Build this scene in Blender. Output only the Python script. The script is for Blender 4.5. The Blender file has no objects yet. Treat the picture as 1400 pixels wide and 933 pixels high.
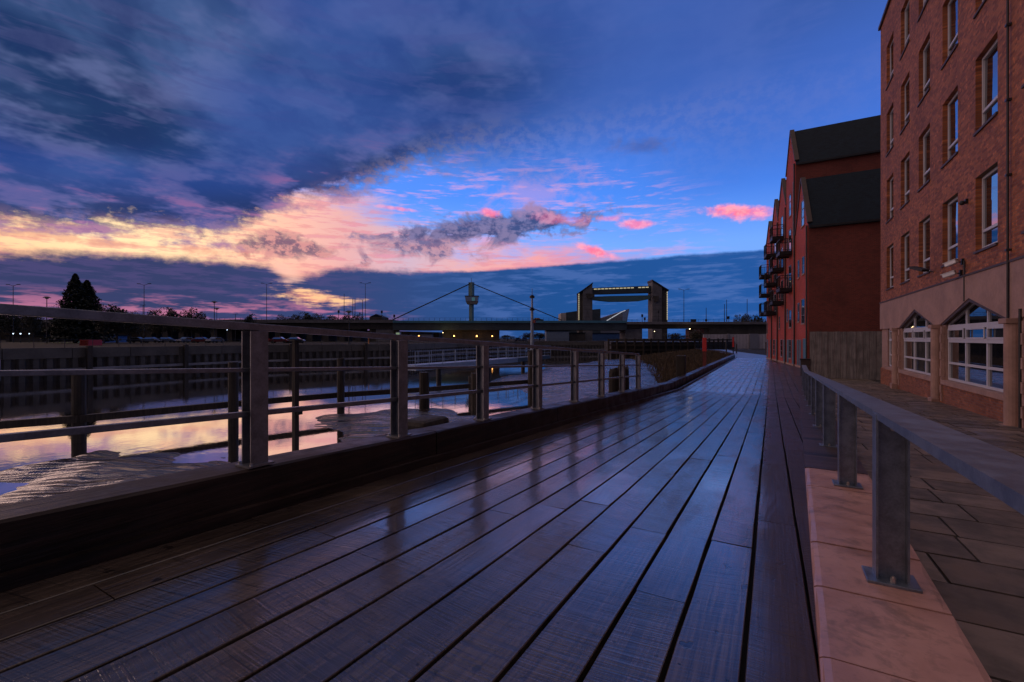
import bpy, math, random
import numpy as np
from mathutils import Vector, Matrix
random.seed(7)
scene = bpy.context.scene
COL = scene.collection
R = math.radians
FOC = 622.0
TH = math.atan(354 / 622)            # camera yaw away from the street direction (world +Y)
CS, SN = math.cos(TH), math.sin(TH)
SL = .0476                           # fall of the promenade away from the camera


def W(px, d, z=0.0):
    """survey point: bearing px, distance d along the view axis, height z -> world"""
    u = (px - 700) / FOC
    return Vector((d * (-SN + u * CS), d * (CS + u * SN), z))


def srgb(r, g, b):
    def f(v):
        v /= 255
        return v / 12.92 if v <= .04045 else ((v + .055) / 1.055) ** 2.4
    return (f(r), f(g), f(b), 1)


# ------------------------------------------------------------------ mesh helpers
class MB:
    def __init__(self):
        self.v = []; self.f = []; self.rnd = []

    def add(self, vs, fs, rnd=None):
        o = len(self.v)
        self.v += [tuple(p) for p in vs]
        self.f += [tuple(i + o for i in q) for q in fs]
        r = random.random() if rnd is None else rnd
        self.rnd += [r] * len(fs)
        return self

    def box(self, x0, x1, y0, y1, z0, z1, rnd=None):
        vs = [(x0, y0, z0), (x1, y0, z0), (x1, y1, z0), (x0, y1, z0), (x0, y0, z1), (x1, y0, z1), (x1, y1, z1), (x0, y1, z1)]
        return self.add(vs, [(0, 3, 2, 1), (4, 5, 6, 7), (0, 1, 5, 4), (1, 2, 6, 5), (2, 3, 7, 6), (3, 0, 4, 7)], rnd)

    def beam(self, p, q, w, h, up=(0, 0, 1), rnd=None):
        """box from p to q, w wide (sideways), h high, centred on the line"""
        p, q = Vector(p), Vector(q)
        t = (q - p).normalized()
        s = t.cross(Vector(up))
        if s.length < 1e-4: s = t.cross(Vector((0, 1, 0)))
        s.normalize(); u = s.cross(t)
        vs = []
        for e in (p, q):
            for a, b in ((-1, -1), (1, -1), (1, 1), (-1, 1)):
                vs.append(e + s * a * w / 2 + u * b * h / 2)
        return self.add(vs, [(0, 1, 2, 3), (7, 6, 5, 4), (0, 4, 5, 1), (1, 5, 6, 2), (2, 6, 7, 3), (3, 7, 4, 0)], rnd)

    def tube(self, p, q, r1, r2=None, n=10, cap=True):
        r2 = r1 if r2 is None else r2
        p, q = Vector(p), Vector(q)
        t = (q - p).normalized()
        s = t.cross(Vector((0, 0, 1)))
        if s.length < 1e-4: s = Vector((1, 0, 0))
        s.normalize(); u = s.cross(t)
        vs = []
        for e, r in ((p, r1), (q, r2)):
            for k in range(n):
                a = 2 * math.pi * k / n
                vs.append(e + (s * math.cos(a) + u * math.sin(a)) * r)
        fs = [(k, k + n, (k + 1) % n + n, (k + 1) % n) for k in range(n)]
        if cap: fs += [tuple(range(n)), tuple(range(2 * n - 1, n - 1, -1))]
        return self.add(vs, fs)

    def prism(self, pts, off):
        """closed polygon pts (3D) extruded by the vector off"""
        n = len(pts); off = Vector(off)
        vs = [Vector(p) for p in pts] + [Vector(p) + off for p in pts]
        fs = [tuple(range(n - 1, -1, -1)), tuple(range(n, 2 * n))]
        fs += [(k, (k + 1) % n, (k + 1) % n + n, k + n) for k in range(n)]
        return self.add(vs, fs)

    def sphere(self, c, r, n=10, sz=1.0):
        c = Vector(c); vs = []; fs = []
        m = n // 2 + 1
        for i in range(m + 1):
            ph = math.pi * i / m
            for k in range(n):
                a = 2 * math.pi * k / n
                vs.append(c + Vector((math.sin(ph) * math.cos(a), math.sin(ph) * math.sin(a), math.cos(ph) * sz)) * r)
        for i in range(m):
            for k in range(n):
                fs.append((i * n + k, i * n + (k + 1) % n, (i + 1) * n + (k + 1) % n, (i + 1) * n + k))
        return self.add(vs, fs)

    def build(self, name, mat, parent=None, smooth=False, bevel=0, world=True, fix=True):
        me = bpy.data.meshes.new(name)
        vs = self.v
        if parent is not None and world:
            l = Vector((0, 0, 0)); o = parent
            while o is not None: l += o.location; o = o.parent
            vs = [(a - l.x, b - l.y, c - l.z) for a, b, c in vs]
        me.from_pydata(vs, [], self.f)
        me.materials.append(mat)
        at = me.attributes.new('rnd', 'FLOAT', 'FACE')
        at.data.foreach_set('value', self.rnd)
        if fix:
            import bmesh
            bm = bmesh.new(); bm.from_mesh(me)
            bmesh.ops.recalc_face_normals(bm, faces=bm.faces)
            bm.to_mesh(me); bm.free()
        if smooth: me.polygons.foreach_set('use_smooth', [True] * len(me.polygons))
        me.update()
        o = bpy.data.objects.new(name, me); COL.objects.link(o)
        if parent is not None: o.parent = parent
        if bevel:
            b = o.modifiers.new('bevel', 'BEVEL'); b.width = bevel; b.segments = 2; b.limit_method = 'ANGLE'
        return o


def tag(o, label=None, cat=None, group=None, kind=None):
    if label: o['label'] = label
    if cat: o['category'] = cat
    if group: o['group'] = group
    if kind: o['kind'] = kind
    return o


def thing(name, loc, label, cat, group=None, rz=0):
    o = bpy.data.objects.new(name, None); COL.objects.link(o)
    o.empty_display_size = .2
    o.location = loc; o.rotation_euler = (0, 0, rz)
    return tag(o, label, cat, group)


def copy_tree(o, parent=None):
    c = o.copy(); COL.objects.link(c)
    if parent is not None: c.parent = parent
    for ch in [x for x in bpy.data.objects if x.parent == o]: copy_tree(ch, c)
    return c


# ------------------------------------------------------------------ shader helpers
class S:
    """arithmetic on node sockets"""
    nt = None

    def __init__(self, s): self.s = s

    @staticmethod
    def m(op, *a, clamp=False):
        n = S.nt.nodes.new('ShaderNodeMath'); n.operation = op; n.use_clamp = clamp
        for i, v in enumerate(a):
            if isinstance(v, S): S.nt.links.new(v.s, n.inputs[i])
            else: n.inputs[i].default_value = float(v)
        return S(n.outputs[0])

    def __add__(s, o): return S.m('ADD', s, o)
    __radd__ = __add__
    def __sub__(s, o): return S.m('SUBTRACT', s, o)
    def __rsub__(s, o): return S.m('SUBTRACT', o, s)
    def __mul__(s, o): return S.m('MULTIPLY', s, o)
    __rmul__ = __mul__
    def __truediv__(s, o): return S.m('DIVIDE', s, o)
    def __rtruediv__(s, o): return S.m('DIVIDE', o, s)


def smooth(v, a, b):
    n = S.nt.nodes.new('ShaderNodeMapRange'); n.interpolation_type = 'SMOOTHSTEP'
    S.nt.links.new(v.s, n.inputs[0])
    for i, q in ((1, a), (2, b), (3, 0), (4, 1)):
        if isinstance(q, S): S.nt.links.new(q.s, n.inputs[i])
        else: n.inputs[i].default_value = q
    return S(n.outputs[0])


def mix(f, a, b):
    n = S.nt.nodes.new('ShaderNodeMix'); n.data_type = 'RGBA'
    for i, q in ((0, f), (6, a), (7, b)):
        if isinstance(q, S): S.nt.links.new(q.s, n.inputs[i])
        else: n.inputs[i].default_value = q
    return S(n.outputs[2])


def ramp(v, stops, lo, hi):
    """colour (tuples) as a function of v between lo and hi"""
    n = S.nt.nodes.new('ShaderNodeValToRGB')
    e = n.color_ramp.elements
    f = S.m('MULTIPLY_ADD', v, 1 / (hi - lo), -lo / (hi - lo), clamp=True)
    S.nt.links.new(f.s, n.inputs[0])
    while len(e) > 1: e.remove(e[-1])
    for i, (p, c) in enumerate(stops):
        q = (p - lo) / (hi - lo)
        if i == 0: el = e[0]; el.position = q
        else: el = e.new(q)
        el.color = c if len(c) == 4 else srgb(*c)
    return S(n.outputs[0])


def curve(v, pts, lo, hi, ylo, yhi):
    """float curve through pts, returned in their own units"""
    n = S.nt.nodes.new('ShaderNodeFloatCurve')
    f = S.m('MULTIPLY_ADD', v, 1 / (hi - lo), -lo / (hi - lo), clamp=True)
    S.nt.links.new(f.s, n.inputs['Value'])
    c = n.mapping.curves[0]
    pp = [((x - lo) / (hi - lo), (y - ylo) / (yhi - ylo)) for x, y in pts]
    c.points[0].location = pp[0]; c.points[1].location = pp[-1]
    for p in pp[1:-1]: c.points.new(*p)
    n.mapping.update()
    return S(n.outputs[0]) * (yhi - ylo) + ylo


def xyz(x, y, z):
    n = S.nt.nodes.new('ShaderNodeCombineXYZ')
    for i, q in enumerate((x, y, z)):
        if isinstance(q, S): S.nt.links.new(q.s, n.inputs[i])
        else: n.inputs[i].default_value = q
    return S(n.outputs[0])


def noise(vec, scale, detail=4, rough=.5, dist=0, out=0):
    n = S.nt.nodes.new('ShaderNodeTexNoise')
    S.nt.links.new(vec.s, n.inputs['Vector'])
    n.inputs['Scale'].default_value = scale; n.inputs['Detail'].default_value = detail
    n.inputs['Roughness'].default_value = rough; n.inputs['Distortion'].default_value = dist
    return S(n.outputs[out])


def noise2(vec, scale, detail=4, rough=.5, dist=0):
    r = noise(vec, scale, detail, rough, dist)
    r.s.node.noise_dimensions = '2D'
    return r


def sep(v):
    n = S.nt.nodes.new('ShaderNodeSeparateXYZ'); S.nt.links.new(v.s, n.inputs[0])
    return S(n.outputs[0]), S(n.outputs[1]), S(n.outputs[2])


def coord(kind='Object'):
    n = S.nt.nodes.new('ShaderNodeTexCoord'); return S(n.outputs[kind])


def wpos():
    n = S.nt.nodes.new('ShaderNodeNewGeometry'); return S(n.outputs['Position'])


def attr(name):
    n = S.nt.nodes.new('ShaderNodeAttribute'); n.attribute_name = name; return S(n.outputs['Fac'])


def bump(h, strength, dist=.01):
    n = S.nt.nodes.new('ShaderNodeBump'); S.nt.links.new(h.s, n.inputs['Height'])
    n.inputs['Strength'].default_value = strength; n.inputs['Distance'].default_value = dist
    return S(n.outputs[0])


def new_mat(name):
    m = bpy.data.materials.new(name); m.use_nodes = True
    S.nt = m.node_tree
    return m, m.node_tree.nodes['Principled BSDF']


def put(bs, **kw):
    names = dict(color='Base Color', rough='Roughness', metal='Metallic', normal='Normal', ior='IOR', spec='Specular IOR Level',
                 emit='Emission Color', es='Emission Strength', coat='Coat Weight', coatr='Coat Roughness', trans='Transmission Weight')
    for k, v in kw.items():
        i = bs.inputs[names[k]]
        if isinstance(v, S): S.nt.links.new(v.s, i)
        else: i.default_value = v


M = {}


def simple(name, col, rough=.6, metal=0, var=.35, sc=3.0, bmp=.15, bd=.01, spec=.5):
    """a plain material with mottling and fine relief"""
    m, bs = new_mat(name)
    p = wpos()
    n1 = noise(p, sc, 5, .6); n2 = noise(p, sc * 9, 3, .6)
    f = n1 * .7 + n2 * .3
    dark = tuple(c * (1 - var) for c in col[:3]) + (1,)
    lite = tuple(min(1, c * (1 + var)) for c in col[:3]) + (1,)
    put(bs, color=mix(smooth(f, .3, .7), dark, lite), rough=smooth(n1, -.6, 1.6) * .3 + (rough - .15), metal=metal, spec=spec, normal=bump(n2, bmp, bd))
    M[name] = m
    return m


def emitter(name, col, st):
    m, bs = new_mat(name)
    put(bs, color=(.1, .1, .1, 1), emit=col, es=st)
    M[name] = m
    return m


# ------------------------------------------------------------------ camera, render
cam = bpy.data.cameras.new('camera'); co = bpy.data.objects.new('camera', cam); COL.objects.link(co)
cam.sensor_width = 36; cam.lens = 36 * FOC / 1400
cam.shift_y = -(466.5 - 463) / 1400
cam.clip_start = .05; cam.clip_end = 12000
co.location = (0, 0, 0); co.rotation_euler = (R(90), 0, TH)
scene.camera = co
scene.view_settings.view_transform = 'Standard'; scene.view_settings.look = 'None'
scene.view_settings.exposure = .42; scene.view_settings.gamma = 1
scene.render.engine = 'CYCLES'


# ------------------------------------------------------------------ sky (azimuth / elevation in degrees, azimuth measured from bearing TH)
def ae(px, py):
    u = (px - 700) / FOC
    a = math.degrees(math.atan(u))
    return a, math.degrees(math.atan((463 - py) / FOC * math.cos(R(a))))


def edge(pts): return [ae(*p) for p in pts]


world = bpy.data.worlds.new('World'); scene.world = world; world.use_nodes = True
nt = world.node_tree; S.nt = nt
bg = nt.nodes['Background']
g = S(nt.nodes.new('ShaderNodeTexCoord').outputs['Generated'])
X, Y, Z = sep(g)
az = S.m('ARCTAN2', X, Y) * (180 / math.pi) + math.degrees(TH)
el = S.m('ARCSINE', Z) * (180 / math.pi)
Zp = S.m('ABSOLUTE', Z)
q = 1 / (Zp + .10)
plane = xyz(X * q, Y * q, 0.0)                       # a cloud deck seen in perspective
flat = xyz(az * .042, el * .30, 0.0)                  # streaks that lie along the horizon
soft = xyz(az * .06, el * .09, 3.0)
nA = noise2(plane, 1.1, 5, .58, .3)
nB = noise2(plane, 3.2, 4, .6)
nC = noise2(plane, .55, 2, .5)
nF = noise2(flat, 2.4, 4, .62, .4)
nG = noise2(flat, 5.5, 4, .65)
nS = noise2(soft, 4.0, 4, .6, .4)
nT = noise2(soft, 11.0, 4, .65)

# clear air, cool and bright just above the sunset band
clear = ramp(el, [(-5, (50, 85, 150)), (0, (60, 100, 175)), (6, (92, 140, 215)), (11, (90, 145, 228)), (17, (46, 118, 222)), (24, (48, 104, 205)), (33, (44, 84, 168)), (60, (38, 66, 135)), (90, (34, 58, 120))], -5, 90)
nish = nt.nodes.new('ShaderNodeTexSky'); nish.sky_type = 'NISHITA'; nish.sun_disc = False
nish.sun_elevation = R(1.0); nish.sun_rotation = -TH - R(60); nish.air_density = 1.2; nish.dust_density = 1.0
nmix = S.nt.nodes.new('ShaderNodeMix'); nmix.data_type = 'RGBA'; nmix.blend_type = 'ADD'
nmix.inputs[0].default_value = .05
nt.links.new(clear.s, nmix.inputs[6]); nt.links.new(nish.outputs[0], nmix.inputs[7])
c = S(nmix.outputs[2])
# right hand side a little duller
c = mix(smooth(az, 5, 35) * smooth(el, 8, 22) * .55, c, srgb(56, 88, 168))

# the glow of the set sun
gl_edge = curve(az, [(-180, 14), (-90, 20)] + edge([(0, 190), (250, 230), (420, 250), (500, 270), (560, 302), (640, 326), (740, 335), (850, 352), (960, 375)]) + [(40, 2), (180, 2)], -180, 180, 0, 40)
gl_col = ramp(az, [(-120, (215, 150, 150)), (-75, (235, 175, 130)), (-50, (246, 196, 150)), (-42, (252, 216, 166)), (-34, (248, 206, 162)), (-27, (234, 180, 156)), (-20, (212, 160, 160)), (-13, (190, 164, 182)), (-6, (212, 160, 162)), (2, (222, 150, 150)), (12, (200, 130, 150)), (25, (160, 130, 190))], -120, 25)
gl_col = mix(smooth(9.5 - el, 0, 5) * .6, gl_col, srgb(246, 140, 104))
gm = smooth(gl_edge - el + (nF - .5) * 8 + (nS - .5) * 3, -2.2, 3.6)
c = mix(gm, c, gl_col)
# thin pink cirrus between glow and blue
cir = smooth(nG * .6 + nF * .4, .50, .66) * smooth(el, 5, 9) * smooth(gl_edge + 13 - el, 0, 7) * smooth(az, -30, -16) * smooth(28 - az, 0, 14)
c = mix(cir * .55, c, srgb(205, 150, 190))
c = mix(smooth(nG, .47, .62) * smooth(gl_edge + 1 - el, 0, 3) * .45, c, srgb(205, 120, 125))


def blob(px, py, w, h, tilt=0, amp=1.0, soft_=.55, n=None, n2=None):
    """a cloud centred on a bearing and elevation; w, h half sizes in degrees"""
    a0, e0 = ae(px, py)
    t = R(tilt); ca, sa = math.cos(t), math.sin(t)
    x_ = S.m('MULTIPLY_ADD', az, ca / w, S.m('MULTIPLY_ADD', el, sa / w, -(a0 * ca + e0 * sa) / w))
    y_ = S.m('MULTIPLY_ADD', az, -sa / h, S.m('MULTIPLY_ADD', el, ca / h, (a0 * sa - e0 * ca) / h))
    r = S.m('SQRT', S.m('MULTIPLY_ADD', x_, x_, y_ * y_))
    return smooth(S.m('MULTIPLY_ADD', warpG if n else warpS, amp, 1 - r), -.12, soft_)


warpS = S.m('MULTIPLY_ADD', nS, 2.6, S.m('MULTIPLY_ADD', nT, 1.1, -1.85))
warpG = S.m('MULTIPLY_ADD', nG, 2.6, S.m('MULTIPLY_ADD', nT, 1.1, -1.85))
# dark scud cloud in the middle and its ragged tail
mid = blob(690, 311, 14, 1.7, 5, 1.0, .5)
mid2 = blob(588, 334, 10.5, 2.0, 7, 1.0, .6)
c = mix(mid2 * .85, c, mix(smooth(nT, .4, .6), srgb(85, 80, 120), srgb(168, 128, 145)))
c = mix(mid * .93, c, mix(smooth(nT * .6 + nS * .4, .42, .6), srgb(52, 62, 105), srgb(110, 105, 145)))
c = mix(blob(395, 338, 6.5, 1.5, -6, 1.1, .6) * .85, c, mix(smooth(nT, .42, .6), srgb(88, 70, 100), srgb(190, 130, 130)))
c = mix(blob(130, 330, 12, .5, 0, 1.0, .7) * .5, c, srgb(190, 120, 110))
c = mix(blob(880, 200, 4.5, 1.0, 0, .8, .9) * .5, c, srgb(70, 76, 130))
c = mix(blob(740, 262, 9, 2.2, 3, 1.1, .9) * .35, c, srgb(190, 140, 180))
# small clouds that still catch the red light
for bx, by, bw, bh, bt, st in ((1010, 289, 3.6, .95, -6, 1), (868, 306, 2.6, .6, -4, .75), (835, 299, 2.2, .45, 0, .5), (816, 344, 2.9, .55, -17, .95), (670, 291, 1.5, .5, -8, .8), (548, 286, 2.8, .3, -4, .6), (770, 300, 4.0, .8, -4, .35)):
    c = mix(blob(bx, by, bw, bh, bt, .75, .75) * st, c, mix(smooth(nT, .35, .65), srgb(235, 110, 140), srgb(252, 150, 165)))

# the big cloud sheet
e1 = curve(az, [(-180, 12), (-100, 12)] + edge([(0, 305), (120, 312), (230, 318), (330, 316), (385, 286), (465, 262), (520, 243), (590, 216), (660, 203), (760, 196), (860, 180), (1000, 150), (1200, 110)]) + [(60, 26), (100, 20), (180, 12)], -180, 180, 0, 60)
dd = el - e1
w1 = smooth(az, -14, 10) * 9 + 1.2
rT = 3.5 - smooth(az, -12, 6) * 3.2
m1 = smooth(dd + (nB - .5) * 5.0 + (nT - .5) * rT + (nC - .5) * smooth(az, -14, 8) * 24 + (nA - .5) * 3, w1 * -1, w1)
body = mix(smooth(nA, .36, .64), srgb(28, 50, 90), srgb(62, 84, 128))
body = mix(smooth(nB, .46, .68) * .6, body, srgb(92, 102, 146))
body = mix(smooth(nF, .48, .62) * .4, body, srgb(72, 76, 120))
body = mix((1 - smooth(nS * .5 + nB * .5, .36, .52)) * .35, body, srgb(24, 38, 84))
body = mix(smooth(nC, .45, .62) * .6, body, srgb(40, 68, 138))
body = mix(smooth(az, -8, 30) * .5, body, srgb(58, 84, 150))
lowl = smooth(9 - dd, 0, 8) * smooth(-8 - az, 0, 20)
body = mix(smooth(6 - dd, 0, 6) * smooth(-6 - az, 0, 10) * (1 - smooth(nB, .40, .62)) * .7, body, srgb(36, 42, 82))
body = mix(lowl * smooth(nB, .42, .66) * .55, body, srgb(100, 86, 136))
body = mix(lowl * smooth(nF * .5 + nB * .5, .53, .64) * smooth(7 - dd, 0, 6) * .4, body, srgb(176, 104, 145))
body = mix(smooth(2.2 - dd, 0, 3) * smooth(nT, .4, .6) * smooth(-8 - az, 0, 8) * .45, body, srgb(190, 140, 150))
body = mix(smooth(4 - dd, 0, 4) * smooth(az, -24, -14) * smooth(nT, .35, .65) * .5, body, srgb(105, 106, 140))
c = mix(m1 * (1 - smooth(az, -6, 22) * .42), c, body)

# the bank low over the horizon
e3 = curve(az, [(-180, 9), (-90, 9)] + edge([(0, 344), (120, 347), (220, 350), (310, 356), (370, 363), (400, 378), (430, 374), (480, 366), (560, 371), (640, 371), (720, 366), (850, 356), (950, 348), (1050, 342), (1250, 335)]) + [(60, 9), (180, 9)], -180, 180, 0, 40)
d3 = e3 - el
wb = smooth(az, -16, -4) * -.9 + 1.25
m3 = smooth(d3 + (nF - .5) * wb + (nT - .5) * wb * .8, wb * -.5, wb * .6)
bank = ramp(az, [(-60, (50, 56, 92)), (-35, (48, 56, 94)), (-20, (48, 62, 106)), (-8, (38, 68, 120)), (5, (28, 70, 128)), (25, (30, 76, 140)), (60, (40, 74, 138))], -60, 60)
bank = mix(smooth(nF * .5 + nG * .5, .46, .62) * smooth(az, -20, 5) * .55, bank, srgb(74, 102, 162))
bank = mix(smooth(nG, .42, .6) * smooth(-12 - az, 0, 14) * .35, bank, srgb(86, 72, 120))
pk = smooth(5.4 - el, 0, 3.0) * smooth(-9 - az, 0, 16) * smooth(nG * .55 + nF * .45, .47, .60)
bank = mix(pk * .75, bank, srgb(186, 112, 140))
bank = mix(smooth(2.5 - el, 0, 2) * smooth(-9 - az, 0, 14) * .5, bank, srgb(130, 95, 140))
c = mix(m3, c, bank)
# a rift of orange light in the bank
rift = blob(430, 407, 4.6, 1.0, -6, .9, .9, nG, nT)
c = mix(rift * .9, c, mix(smooth(nG, .4, .6), srgb(222, 146, 124), srgb(240, 188, 136)))
c = mix(blob(392, 372, 2.2, 1.2, -35, .6, .9, nG, nT) * .75, c, srgb(232, 180, 160))

below = mix(smooth(el, -3, 0), srgb(40, 44, 70), c)
# unseen sky made brighter overhead and left to light the scene, dull behind
aw = smooth(S.m('ABSOLUTE', az), 62, 110)
backc = ramp(az, [(-180, (58, 60, 82)), (-140, (96, 86, 96)), (-105, (214, 180, 166)), (-70, (214, 180, 166)), (0, (120, 112, 130)), (70, (60, 66, 94)), (180, (58, 60, 82))], -180, 180)
zen = mix(smooth(nA, .35, .65), srgb(146, 130, 130), srgb(176, 158, 154))
below = mix(aw * smooth(el, -2, 3), below, backc)
below = mix(smooth(el, 36, 58), below, zen)
nt.links.new(below.s, bg.inputs[0])
bg.inputs[1].default_value = 1.0

sun = bpy.data.lights.new('sun', 'SUN'); so = bpy.data.objects.new('sun', sun); COL.objects.link(so)
sun.energy = .26; sun.angle = R(18); sun.color = (1, .64, .50)
sdir = Vector((math.sin(-TH - R(60)), math.cos(-TH - R(60)), math.tan(R(14)))).normalized()
so.rotation_euler = sdir.to_track_quat('Z', 'Y').to_euler()
so.location = (-30, 30, 30)

world.cycles.sampling_method = 'MANUAL'; world.cycles.sample_map_resolution = 256
scene.cycles.use_adaptive_sampling = True; scene.cycles.adaptive_threshold = .02
scene.cycles.use_denoising = True
scene.cycles.max_bounces = 6; scene.cycles.diffuse_bounces = 2; scene.cycles.glossy_bounces = 3; scene.cycles.transmission_bounces = 4


# ------------------------------------------------------------------ materials
def mat_deck():
    m, bs = new_mat('wet_boards')
    p = wpos(); x, y, z = sep(p); r = attr('rnd')
    gv = xyz(x * 1.0 + r * 31.0, y * .09 + r * 17.0, r * 9.0)
    warp = noise(gv, 2.6, 2, .5)
    rings = S.m('SINE', warp * 120.0 + x * 60.0)                       # cathedral grain
    grain = noise(xyz(x * 60.0 + r * 50.0, y * 1.6, r * 7.0), 1.0, 4, .6)
    # transverse band-saw scoring: irregular fine lines across each board
    sk = y + x * (r - .5) * .5
    sc1 = noise(xyz(x * 1.3 + r * 40.0, sk * 62.0, r * 11.0), 1.0, 2, .7)
    sc2 = noise(xyz(x * .8 + r * 23.0, sk * 17.0, r * 3.0), 1.0, 1, .5)
    sawm = (smooth(S.m('FRACT', r * 7.31), .15, .35) * .75 + .25) * (smooth(noise(xyz(x * .8 + r * 9, y * .6, r * 5), 1.0, 2), .34, .52) * .8 + .2)
    wear = noise(xyz(x, y * .35, 0.0), 1.6, 5, .65)
    big = noise(p, .55, 3, .55)
    knot = smooth(noise(xyz(x * 1.0 + r * 5, y * .7, r * 8), 9.0, 2, .5), .70, .74)
    h = rings * .20 * smooth(S.m('FRACT', r * 3.7), .1, .5) + grain * .8 + (sc1 * 2.6 + sc2 * .8) * sawm + wear * .6 - knot * .6 + sc2 * smooth(y, 3, 14) * 2.6
    base = mix(smooth(grain * .5 + wear * .5, .35, .65), (.014, .010, .008, 1), (.135, .095, .068, 1))
    base = mix((1 - smooth(sc1, .34, .5)) * sawm * .75, base, (.010, .008, .007, 1))
    base = mix(r * .5, base, (.055, .042, .038, 1))
    base = mix(knot * .8, base, (.006, .005, .005, 1))
    uu = S.m('FRACT', (x + 3.6555) * (1 / .2955))
    du = (S.m('ABSOLUTE', S.m('ABSOLUTE', uu - .5) - .33)) * .2955
    dy = S.m('ABSOLUTE', S.m('FRACT', y * (1 / .61)) - .5) * .61
    nail = 1 - smooth(S.m('SQRT', du * du + dy * dy), .0055, .009)
    h = h - nail * 1.2
    base = mix(nail * .9, base, (.004, .004, .004, 1))
    base = mix(smooth(y, 19, 23) * .75, base, (.15, .16, .21, 1))  # far boards: bright sky reflection put into a paler, bluer base colour
    dry0 = smooth(x, -.15, .05)
    base = mix(dry0 * .8, base, mix(grain, (.030, .016, .013, 1), (.075, .040, .034, 1)))
    dry = smooth(x + (big - .5) * .5, -.25, .05) * smooth(30 - y, -30, 1)
    far = smooth(y, 12, 26) * (1 - dry)
    rough = .075 + smooth(wear, .44, .68) * .12 + smooth(big, .42, .62) * .04 + sc1 * sawm * .06 + dry * .28 + far * .15
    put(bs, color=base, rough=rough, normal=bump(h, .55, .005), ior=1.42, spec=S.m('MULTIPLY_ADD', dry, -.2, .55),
        coat=(1 - dry) * (.85 - smooth(wear, .48, .68) * .5), coatr=.09 + smooth(wear, .4, .7) * .09 + far * .10)
    cn = bump(sc2 * smooth(y, 2, 12) * 1.6 + wear * .8 + sc1 * sawm * .5, .5, .005)
    S.nt.links.new(cn.s, bs.inputs['Coat Normal'])
    bs.inputs['Coat IOR'].default_value = 1.5
    M['deck'] = m


def mat_timber(name, a, b, rough=.5, axis=1, sc=1.0):
    m, bs = new_mat(name)
    p = wpos(); x, y, z = sep(p); r = attr('rnd')
    if axis == 1: gv = xyz(x * 14 + r * 20, y * .8, z * 14)
    else: gv = xyz(x * 12 + r * 20, y * 12, z * .8)
    g1 = noise(gv, 1.0 * sc, 5, .65); g2 = noise(p, 2.2, 4, .6)
    put(bs, color=mix(r * .45, mix(smooth(g1 * .6 + g2 * .4, .35, .65), a, b), a), rough=smooth(g2, .3, .7) * .3 + rough - .05, spec=.3, normal=bump(g1 + g2 * .7, .7, .012))
    M[name] = m


def mat_brick(name, c1, c2, mort, axis, rough=.75, spotty=.4, damp=0, blen=.225, bh=.075):
    m, bs = new_mat(name)
    p = wpos(); x, y, z = sep(p)
    if axis == 'y': a = y
    elif axis == 'x': a = x
    else: a = x * -.137 + y * .99
    v = xyz(a, z, 0.0)
    n = S.nt.nodes.new('ShaderNodeTexBrick'); S.nt.links.new(v.s, n.inputs['Vector'])
    n.inputs['Scale'].default_value = 1; n.inputs['Mortar Size'].default_value = .006; n.inputs['Mortar Smooth'].default_value = .2
    n.inputs['Brick Width'].default_value = blen; n.inputs['Row Height'].default_value = bh; n.inputs['Bias'].default_value = -.1
    n.inputs['Color1'].default_value = c1; n.inputs['Color2'].default_value = c2; n.inputs['Mortar'].default_value = mort
    bc = S(n.outputs['Color'])
    n1 = noise(v, .5, 4, .6); n2 = noise(v, 6.0, 3, .6)
    dk = tuple(q * .45 for q in c1[:3]) + (1,)
    lt = tuple(min(1, q * 1.9) for q in c2[:3]) + (1,)
    col = mix(smooth(n1, .4, .7) * .45, bc, dk)
    col = mix(smooth(n2, .56, .68) * spotty, col, lt)
    h = S(n.outputs['Fac']) * -1.0 + n2 * .5
    put(bs, color=col, rough=rough, normal=bump(h, .6, .01))
    M[name] = m


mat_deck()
mat_timber('kerb_timber', (.009, .006, .005, 1), (.042, .023, .017, 1), .38)
mat_timber('pile_timber', (.010, .008, .007, 1), (.050, .038, .032, 1), .6, axis=2)
mat_timber('fence_boards', (.13, .12, .125, 1), (.32, .29, .29, 1), .75, axis=2)
mat_brick('brick_near', (.20, .048, .016, 1), (.44, .135, .045, 1), (.16, .11, .07, 1), 'y', spotty=.45)
mat_brick('brick_shaded', (.13, .022, .014, 1), (.19, .030, .020, 1), (.18, .07, .055, 1), 'x', spotty=.1)  # side walls: same house brick, with the shade put into its colour
mat_brick('brick_lit', (.38, .040, .022, 1), (.48, .058, .030, 1), (.3, .09, .07, 1), 'f', spotty=.1)  # river fronts: same house brick, with the evening light put into its colour
mat_brick('brick_plinth', (.20, .058, .022, 1), (.36, .12, .05, 1), (.17, .13, .12, 1), 'y', spotty=.3)
mat_brick('dark_setts', (.045, .028, .026, 1), (.085, .052, .046, 1), (.012, .01, .01, 1), 'y', rough=.4, spotty=.3)
simple('render', (.33, .20, .165, 1), .8, var=.22, sc=1.2, bmp=.2)
m, bs = new_mat('coping_stone')
p = wpos(); n1 = noise(p, 1.6, 5, .6); n2 = noise(p, 14, 4, .65); n3 = noise(p, 60, 2, .6)
cc_ = mix(smooth(n1, .35, .65), (.40, .20, .155, 1), (.55, .29, .23, 1))
cc_ = mix(smooth(n2, .52, .66) * .35, cc_, (.22, .125, .095, 1))
cc_ = mix(smooth(noise(p, 3.1, 6, .7, .6), .52, .66) * .6, cc_, (.16, .10, .08, 1))
put(bs, color=cc_, rough=.30 + smooth(n1, .3, .7) * .25, normal=bump(n2 + n3 * .6, .45, .003)); M['coping_stone'] = m
simple('slab', (.125, .088, .070, 1), .55, var=.5, sc=2.6, bmp=.5, bd=.006)
simple('slab_bed', (.02, .016, .014, 1), .8)
simple('galv', (.24, .265, .31, 1), .42, .85, var=.28, sc=9, bmp=.2, bd=.002)
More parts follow.
